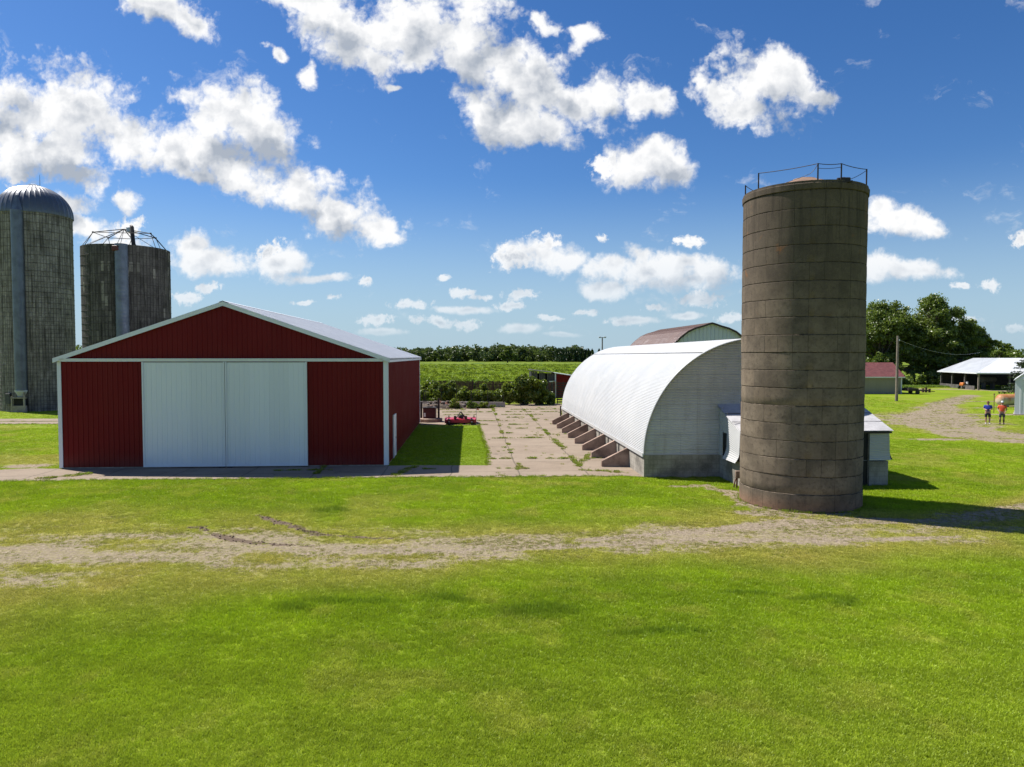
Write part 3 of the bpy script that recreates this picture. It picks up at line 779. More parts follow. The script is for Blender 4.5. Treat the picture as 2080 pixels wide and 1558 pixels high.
# weeds along the joints of the concrete
wx, wy = [], []
r2 = np.random.default_rng(5)
def jline(c, axis_, a, b, dens):
    n = int((b - a) * dens * 3); t = r2.uniform(a, b, n)
    ok = fbm(t, np.full(n, c * 7.7), 0.55, 15, 3) > (0.56 if axis_ == 'x' else 0.59)
    t = t[ok]; j = r2.normal(0, 0.03, len(t)) + 0.35 * (fbm(t, np.full(len(t), c * 3.1), 0.35, 27, 3) - 0.5)
    if axis_ == 'x': wx.append(t); wy.append(c + 0.058 * t + j)     # runs along x
    else: wx.append(c - 0.058 * t + j); wy.append(t)
for k in range(-2, 17): jline(3.05 * k + 30.05, 'x', -11, 5.6, 5.0)
for k in range(-3, 4): jline(3.05 * k + 2.2, 'y', 30.8, 76, 6.5)
n = 420; ax_ = r2.uniform(-2, 5, n); ay_ = r2.uniform(31, 74, n)
ok = fbm(ax_, ay_, 0.5, 19, 3) > 0.6; wx.append(ax_[ok]); wy.append(ay_[ok])
# ragged green line along the barn apron's joint and crack
for (x0, y0, x1, y1) in ((3.1, 33.5, 4.2, 38), (-5.2, 30.8, -4.7, 33.6), (-20.2, 30.2, -18.8, 31.6), (2.6, 45, 3.0, 40), (5.0, 31.9, 3.2, 32.6)):
    t = r2.uniform(0, 1, 60); wx.append(x0 + (x1 - x0) * t + r2.normal(0, .1, 60)); wy.append(y0 + (y1 - y0) * t + r2.normal(0, .1, 60))
x = np.concatenate(wx); y = np.concatenate(wy)
keep = in_any(x, y, [YARD, APRON]) & ~in_any(x, y, [QUON, BARN])
x, y = x[keep], y[keep]; k = len(x)
weeds = [tuft_mesh('weed_tuft', 16, 0.10, 0.10, 0.016, M['weed'], 1.3, 40 + i) for i in range(4)] + [leafy_mesh('weed_plant', 40, 0.13, 0.10, 0.035, M['weed'], 50)]
s = r2.uniform(0.45, 1.35, k)
wc = np.where(r2.uniform(0, 1, (k, 1)) < 0.6, np.array([[0.20, 0.28, 0.02]]), np.array([[0.36, 0.33, 0.10]])) * r2.uniform(0.7, 1.2, (k, 1))
instancer('joint_weeds', np.stack([x, y, np.full(k, 0.03)], -1), weeds, wc, np.stack([s, s, s * 0.8], -1), r2.uniform(0, 6.28, k),
          'weeds sprouting from the joints of the concrete yard', 'weeds')
# taller fringe where the lawn meets concrete and walls
fx, fy = [], []
def fringe(poly, n, w, segs=None):
    for i in range(len(poly)):
        if segs and i not in segs: continue
        (x0, y0), (x1, y1) = poly[i], poly[(i + 1) % len(poly)]
        k = int(n * math.hypot(x1 - x0, y1 - y0)); t = r2.uniform(0, 1, k)
        fx.append(x0 + (x1 - x0) * t + r2.normal(0, w, k)); fy.append(y0 + (y1 - y0) * t + r2.normal(0, w, k))
fringe(APRON, 14, 0.09, (1, 2, 3, 4)); fringe(YARD, 10, 0.06, (8, 9)); fringe(rect(BO, BR, -BW, 0, 0, BD), 8, 0.06, (1, 3))
fringe(STRIP, 4, 0.06, (0, 2)); fringe(ANNEX, 8, 0.08, (0, 1)); fringe([(5.8, 30.5), (9.1, 30.6)], 10, 0.08, (0,))
th = r2.uniform(0, 6.28, 60); fx.append(SILO[0] + 2.16 * np.cos(th)); fy.append(SILO[1] + 2.16 * np.sin(th))
x = np.concatenate(fx); y = np.concatenate(fy); k = len(x)
keep = ~in_any(x, y, [BARN, QUON, ANNEX]); x, y = x[keep], y[keep]; k = len(x)
s = r2.uniform(0.8, 1.6, k)
instancer('edge_grass', np.stack([x, y, np.full(k, 0.01)], -1), tufts, np.array([0.24, 0.34, 0.015]) * r2.uniform(0.6, 1.3, (k, 1)), np.stack([s, s, s * 1.25], -1), r2.uniform(0, 6.28, k),
          'longer unmown grass along the edges of concrete and walls', 'grass')
# clods of the churned ruts
cl = []
for i in range(5):
    mb = MB(); rr = np.random.default_rng(80 + i); ph = rr.uniform(0, 6, 6)
    mb.lathe([(0.002, -0.02), (0.05, -0.01), (0.062, 0.02), (0.045, 0.045), (0.002, 0.055)], 9, jit=lambda a, z: 0.012 * math.sin(3 * a + ph[0]) + 0.01 * math.sin(2 * a + 40 * z + ph[1]))
    o = mb.build('clod', simple('clod_earth', (0.085, 0.052, 0.036), 0.95, var=0.5, scale=8)); COL.objects.unlink(o); cl.append(o)
x = rng.uniform(-11, -2.5, 60000); y = rng.uniform(19, 24, 60000)
dm = ground_fields(x, y)[2]; keep = dm > 0.3; x, y = x[keep][:170], y[keep][:170]; k = len(x)
s = rng.uniform(0.15, 0.5, k)
instancer('rut_clods', np.stack([x, y, np.zeros(k)], -1), cl, np.ones((k, 3)), np.stack([s, s, s], -1), rng.uniform(0, 6.28, k), 'brown clods of earth thrown up in the tyre ruts on the lawn', 'earth')
# the crop beyond the fence: leafy plants in one mass
crops = [leafy_mesh('crop_plant', 40, 0.50, 0.30, 0.10, M['weed'], 60 + i) for i in range(4)] 
n = 90000
y = 92 + (420 - 92) * rng.uniform(0, 1, n) ** 1.7
x = rng.uniform(-1, 1, n) * (0.16 * y + 6) - 2
keep = (y > 93 + 0.6 * np.abs(x + 5)); x, y = x[keep], y[keep]; k = len(x)
c = ground_fields(x, y)[0] * rng.uniform(0.92, 1.08, (k, 1)) * 1.30
s = rng.uniform(0.7, 1.3, k) * (1 + (y - 90) / 260); hh = rng.uniform(0.7, 1.15, k)
odd = rng.uniform(0, 1, k) < 0.02; hh[odd] *= 2.4; c[odd] *= 0.5
instancer('crop_field', np.stack([x, y, np.zeros(k)], -1), crops, c, np.stack([s, s, s * hh / (1 + (y - 90) / 260)], -1), rng.uniform(0, 6.28, k), 'low leafy green crop covering the field behind the farmyard', 'crop')

# ------------------------------------------------------------------ red barn
def ribbed(mb, xs0, xs1, zb, zt, y, pitch=0.23, dep=0.022, face=-1, axis='x', m=0):
    """vertical ribbed sheet in the plane y=const (axis x) or x=const (axis y); zb, zt are functions of the run"""
    n = max(1, int(round((xs1 - xs0) / pitch))); p = (xs1 - xs0) / n
    xs = []
    for i in range(n):
        a = xs0 + i * p
        xs += [(a, 0), (a + p * 0.38, 0), (a + p * 0.44, 1), (a + p * 0.56, 1), (a + p * 0.62, 0)]
    xs.append((xs1, 0))
    pts = []
    for (a, k) in xs:
        o = y + face * dep * k
        for z in (zb(a), zt(a)):
            pts.append((a, o, z) if axis == 'x' else (o, a, z))
    mb.add(pts, [(2 * i, 2 * i + 2, 2 * i + 3, 2 * i + 1) for i in range(len(xs) - 1)], m)

barn = empty('red_barn', (BO[0], BO[1], 0), BR)
tag(barn, 'large red steel barn with a white gable roof and two white sliding doors', 'barn')
W = BW; EZ = 5.20; RIDGE = 7.80; SL = (RIDGE - EZ) / (W / 2)
gz = lambda x: RIDGE - SL * abs(x + W / 2)
DX = (-11.31, -7.53, -3.74)
def top(z): return lambda a: z
w = MB()
ribbed(w, -W, DX[0] + 0.1, top(0.10), top(5.10), 0.0)
ribbed(w, DX[2] - 0.1, 0, top(0.10), top(5.10), 0.0)
w.box(DX[0] + 0.1, DX[2] - 0.1, 0.0, 0.05, 0.1, 5.1)
n = 66
ribbed(w, -W, 0, top(5.10), lambda a: max(5.101, gz(a) - 0.04), -0.012)
ribbed(w, 0, BD, top(0.10), top(EZ - 0.02), 0.0, face=1, axis='y')
ribbed(w, 0, BD, top(0.10), top(EZ - 0.02), -W, face=-1, axis='y')
ribbed(w, -W, 0, top(0.10), lambda a: gz(a) - 0.04, BD, face=1)
w.build('wall', M['red_steel'], barn)
w = MB(); w.box(-W + 0.03, -0.03, 0.03, 0.2, -0.1, 0.12); w.box(-0.2, -0.03, 0.2, BD - 0.03, -0.1, 0.12); w.box(-W + 0.03, -W + 0.2, 0.2, BD - 0.03, -0.1, 0.12)
w.build('foundation', M['slabc'], barn)
# roof: two ribbed slopes with thickness, ridge cap
ov = 0.16; rk = 0.16
def slope_roof(sign):
    mb = MB(); n = int((BD + 2 * rk) / 0.3); pts = []; ys = []
    for i in range(n):
        a = -rk + i * (BD + 2 * rk) / n; p = (BD + 2 * rk) / n
        ys += [(a, 0), (a + p * 0.4, 0), (a + p * 0.46, 1), (a + p * 0.54, 1), (a + p * 0.6, 0)]
    ys.append((BD + rk, 0))
    for (a, k) in ys:
        for (dx, t) in ((0.0, 0), (W / 2 + ov, 0)):
            pts.append((-W / 2 + sign * dx, a, RIDGE + 0.05 - SL * dx + 0.02 * k))
    b = len(pts)
    mb.add(pts, [(2 * i, 2 * i + 1, 2 * i + 3, 2 * i + 2) for i in range(len(ys) - 1)])
    q = [(0.0, RIDGE + 0.045), (W / 2 + ov, RIDGE + 0.045 - SL * (W / 2 + ov)), (W / 2 + ov, RIDGE - 0.03 - SL * (W / 2 + ov)), (0.0, RIDGE - 0.03)]
    mb.prism([(-W / 2 + sign * a, z) for a, z in q], 'y', -rk + 0.004, BD + rk - 0.004)
    o = mb.build('roof', M['white_roof'], barn); return o
slope_roof(-1); rf = slope_roof(1)
rc = MB(); rc.prism([(-W / 2 - 0.22, RIDGE + 0.005), (-W / 2, RIDGE + 0.085), (-W / 2 + 0.22, RIDGE + 0.005), (-W / 2, RIDGE + 0.06)], 'y', -rk - 0.01, BD + rk + 0.01)
rc.build('ridge_cap', M['trim'], barn)
for s_ in (-1, 1):        # rake boards under the roof edge
    t = MB(); a = W / 2 + ov
    t.prism([(-W / 2, RIDGE + 0.035), (-W / 2 + s_ * a, RIDGE + 0.035 - SL * a), (-W / 2 + s_ * a, RIDGE - 0.16 - SL * a), (-W / 2, RIDGE - 0.16)], 'y', -rk - 0.03, -rk + 0.002)
    t.build('rake_trim', M['trim'], barn)
    e = MB(); x0 = -W / 2 + s_ * a
    e.box(min(x0, x0 - s_ * 0.02), max(x0, x0 - s_ * 0.02) , -rk - 0.02, BD + rk, RIDGE - 0.14 - SL * a, RIDGE + 0.03 - SL * a)
    e.build('eave_trim', M['trim'], barn)
for x0, x1 in ((-W - 0.035, -W + 0.13), (-0.17, 0.035)):
    t = MB(); t.box(x0, x1, -0.05, 0.06, 0.08, EZ - 0.06)
    if x1 > 0: t.box(0.024, 0.05, -0.04, 0.14, 0.08, EZ - 0.05)
    else: t.box(-W - 0.05, -W - 0.024, -0.04, 0.14, 0.08, EZ - 0.05)
    t.build('corner_trim', M['trim'], barn)
for x0, x1 in ((0.0, 0.05), (-W - 0.05, -W)):
    t = MB(); t.box(x0, x1, BD - 0.12, BD + 0.05, 0.08, EZ - 0.05); t.build('corner_trim', M['trim'], barn)
t = MB(); t.box(-W + 0.14, -0.18, -0.16, -0.03, 5.04, 5.17); t.box(-W + 0.14, -0.18, -0.19, -0.155, 5.13, 5.18); t.build('door_track', M['trim'], barn)
for i, (x0, x1) in enumerate(((DX[0], DX[1] - 0.012), (DX[1] + 0.012, DX[2]))):
    d = MB(); ribbed(d, x0 + 0.06, x1 - 0.06, top(0.16), top(5.0), -0.115, pitch=0.229, dep=0.012)
    d.box(x0 + 0.06, x1 - 0.06, -0.11, -0.06, 0.16, 5.0)
    dd = d.build('sliding_door', M['white_door'], barn)
    f = MB(); f.box(x0, x0 + 0.065, -0.15, -0.05, 0.10, 5.02); f.box(x1 - 0.065, x1, -0.15, -0.05, 0.10, 5.02); f.box(x0 + 0.065, x1 - 0.065, -0.148, -0.05, 0.10, 0.17)
    f.build('door_frame', M['trim'], dd)
    h = MB(); h.box(x1 - 0.3 if i == 0 else x0 + 0.05, x1 - 0.05 if i == 0 else x0 + 0.3, -0.19, -0.05, 0.03, 0.10)
    h.build('door_latch', M['iron'], dd)
wd = MB(); wd.box(0.0, 0.055, 2.35, 3.35, 0.10, 2.18, bev=0.005); wdo = wd.build('walk_door', M['white_door'], barn)
f = MB(); f.box(0.0, 0.075, 2.25, 2.35, 0.08, 2.28); f.box(0.0, 0.075, 3.35, 3.45, 0.08, 2.28); f.box(0.0, 0.075, 2.35, 3.35, 2.18, 2.28); f.build('door_frame', M['trim'], wdo)
f = MB(); f.tube([(0.05, 3.22, 1.05), (0.12, 3.22, 1.05)], 0.02); f.tube([(0.11, 3.22, 1.05), (0.11, 3.1, 1.05)], 0.014); f.build('handle', M['iron'], wdo)
# ------------------------------------------------------------------ cast concrete silo (right)
def silo_cast_mat():
    m, g, out = mat_new('cast_silo_concrete')
    P = objco(g); x, y, z = g.sep(P)
    th = g.m('MULTIPLY', g.m('ARCTAN2', y, x), 2.08)
    S = g.comb(th, z, 0.0)
    wob = g.noise(S, 0.55, 5, 0.65); w2 = g.noise(S, 5.0, 4, 0.6)
    zz = g.m('ADD', z, g.m('ADD', g.m('MULTIPLY', g.m('SUBTRACT', wob, 0.5), 0.20), g.m('MULTIPLY', g.m('SUBTRACT', w2, 0.5), 0.07)))
    rowf = g.m('DIVIDE', zz, 0.602); row = g.m('FLOOR', rowf); fz = g.m('FRACT', rowf)
    jz = g.m('MULTIPLY', g.m('MINIMUM', fz, g.m('SUBTRACT', 1.0, fz)), 0.602)
    tw = g.m('ADD', th, g.m('MULTIPLY', g.m('SUBTRACT', w2, 0.5), 0.05))
    cf = g.m('DIVIDE', tw, 0.484); cc = g.m('FLOOR', cf); fx = g.m('FRACT', cf)
    jx = g.m('MULTIPLY', g.m('MINIMUM', fx, g.m('SUBTRACT', 1.0, fx)), 0.484)
    a = g.noise(S, 0.8, 7, 0.65); b = g.noise(P, 9.0, 6, 0.65); fine = g.noise(P, 55, 3, 0.6)
    st = g.noise(g.comb(g.m('MULTIPLY', th, 5.0), g.m('MULTIPLY', z, 0.35), 0.0), 1.0, 6, 0.65)
    cell = g.noise(g.comb(cc, row, 0.0), 3.3, 0)
    lj = g.m('MULTIPLY', g.mr(jz, 0.004, 0.020, 1, 0), g.mr(w2, 0.35, 0.6, 0.25, 1.0))
    vj = g.m('MULTIPLY', g.mr(jx, 0.003, 0.014, 1, 0), g.mr(g.noise(g.comb(g.m('ROUND', cf), g.m('MULTIPLY', row, 0.10), 0), 5.1, 1), 0.44, 0.62, 0.0, 0.75))
    base = g.mix(g.mr(a, 0.34, 0.66), (0.245, 0.195, 0.145), (0.115, 0.092, 0.070))
    base = g.mix(g.mr(g.noise(S, 2.6, 6, 0.7), 0.48, 0.68, 0, 0.6), base, (0.09, 0.071, 0.055))
    base = g.mix(g.mr(cell, 0.35, 0.65, 0.0, 0.35), base, (0.29, 0.22, 0.155))
    # grime bands under each lift, weathering streaks from the rim
    band = g.m('MULTIPLY', g.mr(fz, 0.35, 1.0), g.mr(g.noise(S, 1.7, 5, 0.6), 0.4, 0.65))
    base = g.mix(g.m('MULTIPLY', band, 0.40), base, (0.11, 0.088, 0.068))
    up = g.mr(g.m('ADD', z, g.m('MULTIPLY', g.m('SUBTRACT', a, 0.5), 5.0)), 3.5, 9.5)
    base = g.mix(g.m('MULTIPLY', up, 0.70), base, (0.085, 0.067, 0.054))
    base = g.mix(g.m('MULTIPLY', g.m('MULTIPLY', g.mr(st, 0.48, 0.7), g.mr(z, 6.0, 11.0)), 0.75), base, (0.052, 0.043, 0.036))
    pale = g.m('MULTIPLY', g.mr(g.noise(g.comb(g.m('MULTIPLY', th, 2.2), g.m('MULTIPLY', z, 0.12), 3.0), 1.0, 2, 0.5), 0.64, 0.72), g.mr(z, 8.6, 10.9))
    base = g.mix(g.m('MULTIPLY', pale, 0.35), base, (0.30, 0.25, 0.19))
    ru = g.mr(g.noise(S, 0.95, 5, 0.65, 0.8), 0.60, 0.76)
    rz = g.mr(z, 5.5, 7.5)
    base = g.mix(g.m('MULTIPLY', g.m('MULTIPLY', ru, rz), 0.7), base, (0.30, 0.12, 0.035))
    base = g.mix(g.m('MULTIPLY', g.mr(g.m('ADD', z, g.m('MULTIPLY', a, 0.5)), 0.85, 0.25), 0.5), base, (0.30, 0.15, 0.085))
    base = g.mix(g.mr(b, 0.48, 0.72, 0, 0.6), base, (0.08, 0.063, 0.05))
    base = g.mix(g.mr(fine, 0.5, 0.8, 0, 0.25), base, (0.36, 0.30, 0.24))
    base = g.mix(g.m('MULTIPLY', g.m('MAXIMUM', lj, vj), 0.92), base, (0.035, 0.027, 0.021))
    h = g.m('ADD', g.m('ADD', g.m('MULTIPLY', b, 0.5), g.m('MULTIPLY', fine, 0.2)), g.m('MULTIPLY', g.m('MAXIMUM', lj, vj), -0.9))
    finish(g, out, base, 0.95, 0, bump=h, bstr=0.6, bdist=0.010, spec=0.12)
    return m
SR = SILO[2]; SH_ = 11.06
silo = empty('cast_concrete_silo', (SILO[0], SILO[1], 0))
tag(silo, 'tall brown stained cast concrete silo with a wire railing, beside the white arched barn', 'silo')
prof = []; rr = np.random.default_rng(3)
for k in range(19):
    z0 = k * 0.602; z1 = min(SH_ - 0.2, z0 + 0.602); j = rr.normal(0, 0.004)
    prof += [(SR + j - 0.012, z0 + 0.004), (SR + j, z0 + 0.02), (SR + j * 0.5 + 0.006, z0 + 0.3), (SR + j + 0.004, z1 - 0.015), (SR + j - 0.012, z1 - 0.004)]
    if z1 >= SH_ - 0.21: break
prof += [(SR + 0.035, SH_ - 0.2), (SR + 0.045, SH_ - 0.02), (SR + 0.02, SH_), (SR - 0.15, SH_), (SR - 0.15, SH_ - 0.25)]
prof[0] = (SR + 0.01, -0.1)
w = MB(); seam = math.atan2(-0.93, -0.27)
def sj(a, z):
    d = (a - (seam % (2 * math.pi)) + math.pi) % (2 * math.pi) - math.pi
    return 0.02 * math.exp(-(d / 0.022) ** 2) + 0.006 * math.sin(5 * a + 0.8 * z) - 0.01 * math.exp(-((d - 0.05) / 0.02) ** 2)
w.lathe(prof, 160, jit=sj)
w.build('silo_wall', silo_cast_mat(), silo, smooth=35)
w = MB(); w.lathe([(SR - 0.1, SH_ - 0.04), (1.4, SH_ + 0.20), (0.8, SH_ + 0.42), (0.45, SH_ + 0.53), (0.4, SH_ + 0.58), (0.001, SH_ + 0.60)], 48, jit=lambda a, z: 0.012 * math.sin(24 * a))
w.build('roof_cap', simple('rusty_cap', (0.27, 0.16, 0.10), 0.8, var=0.35, scale=1.5), silo, smooth=50)
posts = []
for pa in (-185, -158, -100.5, -78.7, -39):
    a = R(pa); posts.append((math.cos(a) * (SR - 0.02), math.sin(a) * (SR - 0.02), pa))
for i, (a, b, pa) in enumerate(posts):
    t = MB(); hgt = 0.62 if pa != -185 else 0.42
    t.tube([(a, b, SH_ - 0.08), (a, b, SH_ + hgt)], 0.024, 6); t.build('railing_post', M['iron'], silo)
def wire(name, pts, r_, mat, par, sag=0.0, n=10):
    t = MB()
    for p0, p1 in zip(pts[:-1], pts[1:]):
        t.tube([(p0[0] + (p1[0] - p0[0]) * k / n, p0[1] + (p1[1] - p0[1]) * k / n, p0[2] + (p1[2] - p0[2]) * k / n - sag * 4 * (k / n) * (1 - k / n)) for k in range(n + 1)], r_, 5)
    return t.build(name, mat, par)
tp = [(a, b, SH_ + (0.61 if pa != -185 else 0.41)) for a, b, pa in posts]
wire('railing_wire', tp[1:5], 0.013, M['iron'], silo, 0.03)
wire('railing_wire', [tp[0], (posts[0][0] + 0.45, posts[0][1] - 0.45, SH_ + 0.03)], 0.012, M['iron'], silo, 0.05)
wire('railing_wire', [(tp[1][0], tp[1][1], SH_ + 0.02), (-0.6, -1.9, SH_ + 0.3), (tp[2][0], tp[2][1], SH_ + 0.6)], 0.009, M['iron'], silo, 0.04)
wire('railing_wire', [(tp[2][0], tp[2][1], SH_ + 0.46), (tp[3][0], tp[3][1], SH_ + 0.5)], 0.009, M['iron'], silo, 0.03)
wire('railing_wire', [(tp[3][0], tp[3][1] , SH_ + 0.02), (tp[4][0], tp[4][1], SH_ + 0.58)], 0.010, M['iron'], silo, 0.06)
t = MB(); a, b = posts[3][0] + 0.06, posts[3][1] + 0.1
t.box(a - 0.08, a + 0.26, b - 0.1, b + 0.14, SH_ + 0.0, SH_ + 0.17, bev=0.02); t.tube([(a - 0.14, b, SH_ + 0.1), (a + 0.1, b, SH_ + 0.13)], 0.07, 8); t.bar((a - 0.05, b, SH_), (a + 0.3, b, SH_ + 0.04), 0.3, 0.04)
t.build('winch', M['iron'], silo)

# ------------------------------------------------------------------ stave silos (left)
def stave_mat(name, c, dark, streak, pale):
    m, g, out = mat_new(name)
    P = objco(g); x, y, z = g.sep(P)
    th = g.m('MULTIPLY', g.m('ARCTAN2', y, x), 3.2); S = g.comb(th, z, 0.0)
    cf = g.m('DIVIDE', th, 0.2513); ccol = g.m('FLOOR', cf); fx = g.m('FRACT', cf)
    jx = g.m('MULTIPLY', g.m('MINIMUM', fx, g.m('SUBTRACT', 1.0, fx)), 0.2513)
    zs = g.m('ADD', z, g.m('MULTIPLY', g.m('MODULO', ccol, 2.0), 0.38))
    rf = g.m('DIVIDE', zs, 0.76); row = g.m('FLOOR', rf); fz = g.m('FRACT', rf); jz = g.m('MULTIPLY', g.m('MINIMUM', fz, g.m('SUBTRACT', 1.0, fz)), 0.76)
    cell = g.noise(g.comb(ccol, row, 0), 4.7, 0); colr = g.noise(g.comb(ccol, 0.5, 7.0), 5.3, 0)
    a = g.noise(S, 0.5, 6, 0.65); b = g.noise(P, 7, 5, 0.6)
    st = g.noise(g.comb(g.m('MULTIPLY', th, 4.0), g.m('MULTIPLY', z, 0.22), 0), 1.0, 6, 0.65)
    base = g.mix(g.mr(a, 0.35, 0.68), c, tuple(k * 0.68 for k in c))
    base = g.mix(g.mr(cell, 0.35, 0.65, 0, 0.35), base, dark)
    base = g.mix(g.mr(cell, 0.62, 0.75, 0, pale), base, (0.42, 0.39, 0.34))
    base = g.mix(g.m('MULTIPLY', g.mr(st, 0.50, 0.66), streak), base, dark)
    base = g.mix(g.m('MULTIPLY', g.m('MULTIPLY', g.mr(colr, 0.5, 0.7), g.mr(a, 0.4, 0.6)), streak * 0.8), base, dark)
    base = g.mix(g.mr(b, 0.5, 0.75, 0, 0.5), base, dark)
    j = g.m('MAXIMUM', g.mr(jx, 0.006, 0.026, 1, 0), g.m('MULTIPLY', g.mr(jz, 0.006, 0.022, 1, 0), 0.5))
    base = g.mix(g.m('MULTIPLY', j, 0.75), base, tuple(k * 0.35 for k in dark))
    finish(g, out, base, 0.95, 0, bump=g.m('SUBTRACT', b, g.m('MULTIPLY', j, 1.2)), bstr=0.6, bdist=0.03, spec=0.15)
    return m
def arc_pts(r_, z, n=64): return [(r_ * math.cos(2 * math.pi * k / n), r_ * math.sin(2 * math.pi * k / n), z) for k in range(n + 1)]
SA = (-46.9, 70.3); SAR = 3.2; SAH = 19.0
sa = empty('domed_stave_silo', (SA[0], SA[1], 0))
tag(sa, 'tall pale concrete stave silo with a ribbed metal dome and a long chute', 'silo')
w = MB(); w.lathe([(SAR, -0.1), (SAR, SAH)], 96)
hz_ = 0.25
while hz_ < SAH:
    w.tube(arc_pts(SAR + 0.014, hz_), 0.013, 5, 1, cap=False)
    hz_ += 0.38 if hz_ < 9 else (0.5 if hz_ < 13 else 0.76)
w.build('silo_wall', [stave_mat('stave_pale', (0.37, 0.34, 0.315), (0.066, 0.058, 0.053), 0.75, 0.15), M['iron']], sa, smooth=40)
def gored(mb, prof, n, rib, m=0, m_low=None, zsplit=0):
    mb.lathe(prof, n * 6, m=m, jit=lambda a, z: rib * max(0, math.cos(a * n)) ** 24)
def dome_mat():
    m, g, out = mat_new('dome_steel')
    P = objco(g); x, y, z = g.sep(P); n_ = g.noise(P, 1.6, 4, 0.6)
    base = g.mix(g.mr(z, SAH + 2.0, SAH + 2.1), (0.13, 0.142, 0.17), (0.40, 0.39, 0.39))
    base = g.mix(g.mr(n_, 0.4, 0.7, 0, 0.3), base, (0.12, 0.12, 0.14))
    finish(g, out, base, g.mr(n_, 0.3, 0.7, 0.32, 0.5), 0.55, bump=n_, bstr=0.1)
    return m
M['dome'] = dome_mat()
def galv_blue():
    m, g, out = mat_new('chute_steel')
    P = objco(g); n_ = g.noise(P, 1.2, 4, 0.6)
    base = g.mix(g.mr(n_, 0.35, 0.7), (0.16, 0.185, 0.24), (0.11, 0.125, 0.17))
    finish(g, out, base, 0.42, 0.35, bump=n_, bstr=0.1)
    return m
M['chute'] = galv_blue()
prof = [(SAR + 0.07, SAH - 0.12), (SAR + 0.08, SAH)]
for k in range(1, 19):
    a = k / 18 * math.pi / 2; prof.append(((SAR + 0.08) * math.cos(a) + 0.0005, SAH + 2.95 * math.sin(a)))
w = MB(); gored(w, prof, 40, 0.045); w.build('dome_roof', M['dome'], sa, smooth=30)
w = MB(); w.lathe([(0.5, SAH + 2.9), (0.48, SAH + 3.02), (0.25, SAH + 3.1), (0.001, SAH + 3.12)], 24); w.build('dome_vent', M['white_flat'], sa, smooth=40)
w = MB(); w.tube([(0.75, -0.2, SAH + 2.8), (0.75, -0.2, SAH + 4.0)], [0.025, 0.012], 6); w.build('lightning_rod', M['iron'], sa)
# chute on the camera side: half round tube, ribbed
ca_ = math.atan2(0.0 - SA[1], -6.0 - SA[0]); # faces the yard
ca_ = math.atan2(-0.93, 0.15)
CX, CY = (SAR + 0.12) * math.cos(ca_), (SAR + 0.12) * math.sin(ca_)
w = MB(); pr = []; z = 2.05
while z < SAH - 0.05:
    pr += [(0.50, z), (0.515, z + 0.05), (0.50, z + 0.10)]; z += 0.12
w.lathe(pr, 24, c=(CX, CY, 0)); w.build('chute', M['chute'], sa, smooth=60)
w = MB(); w.lathe([(0.52, SAH - 0.1), (0.50, SAH + 0.02), (0.12, SAH + 1.35), (0.001, SAH + 1.4)], 6, c=(CX * 0.97, CY * 0.97, 0)); w.build('chute_hood', M['chute'], sa)
w = MB(); w.lathe([(0.30, 1.45), (0.62, 1.95), (0.62, 2.06), (0.5, 2.08)], 4, c=(CX, CY - 0.05, 0)); w.build('chute_hopper', M['galv'], sa)
w = MB()
for (dx, z0, z1) in ((-0.62, 0, 1.5), (0.55, 0, 1.9)): w.box(CX + dx - 0.07, CX + dx + 0.07, CY - 0.5, CY - 0.36, z0, z1)
w.box(CX - 0.7, CX + 0.75, CY - 0.52, CY - 0.34, 1.30, 1.42); w.box(CX - 0.72, CX + 0.7, CY - 0.48, CY - 0.3, 0.0, 0.62)
w.build('chute_stand', M['slabc'], sa)
w = MB(); w.box(CX - 0.5, CX + 0.46, CY - 0.30, CY + 0.2, 0.62, 1.29); w.build('chute_door', M['dark'], sa)
w = MB(); w.box(CX - 1.45, CX - 1.0, CY - 0.18, CY + 0.1, 0.75, 1.75, bev=0.02); w.build('switch_box', simple('grey_box', (0.075, 0.075, 0.08), 0.6), sa)
# roofless silo
SB = (-31.1, 57.6); SBR = 3.2; SBH = 13.85
sb = empty('roofless_stave_silo', (SB[0], SB[1], 0))
tag(sb, 'dark weathered stave silo without a roof, a wire frame standing on its rim', 'silo')
w = MB(); w.lathe([(SBR, -0.1), (SBR, SBH), (SBR - 0.13, SBH), (SBR - 0.13, SBH - 3)], 96)
hz_ = 0.3
while hz_ < SBH - 0.1:
    w.tube(arc_pts(SBR + 0.012, hz_), 0.011, 5, 1, cap=False); hz_ += 0.5 if hz_ < 9 else 0.76
w.build('silo_wall', [stave_mat('stave_dark', (0.15, 0.136, 0.128), (0.032, 0.029, 0.027), 0.8, 0.55), M['iron']], sb, smooth=40)
ca_ = math.atan2(-0.995, 0.41); CX, CY = (SBR + 0.05) * math.cos(ca_), (SBR + 0.05) * math.sin(ca_)
w = MB(); pr = []; z = 3.0
while z < SBH - 0.05:
    pr += [(0.46, z), (0.475, z + 0.1), (0.46, z + 0.2)]; z += 0.28
w.lathe(pr, 20, c=(CX, CY, 0)); w.build('chute', M['chute'], sb, smooth=60)
w = MB(); w.box(CX - 0.45, CX + 0.05, CY - 0.5, CY - 0.3, SBH - 0.55, SBH - 0.18, bev=0.03); w.build('chute_hatch', M['brownred'], sb)
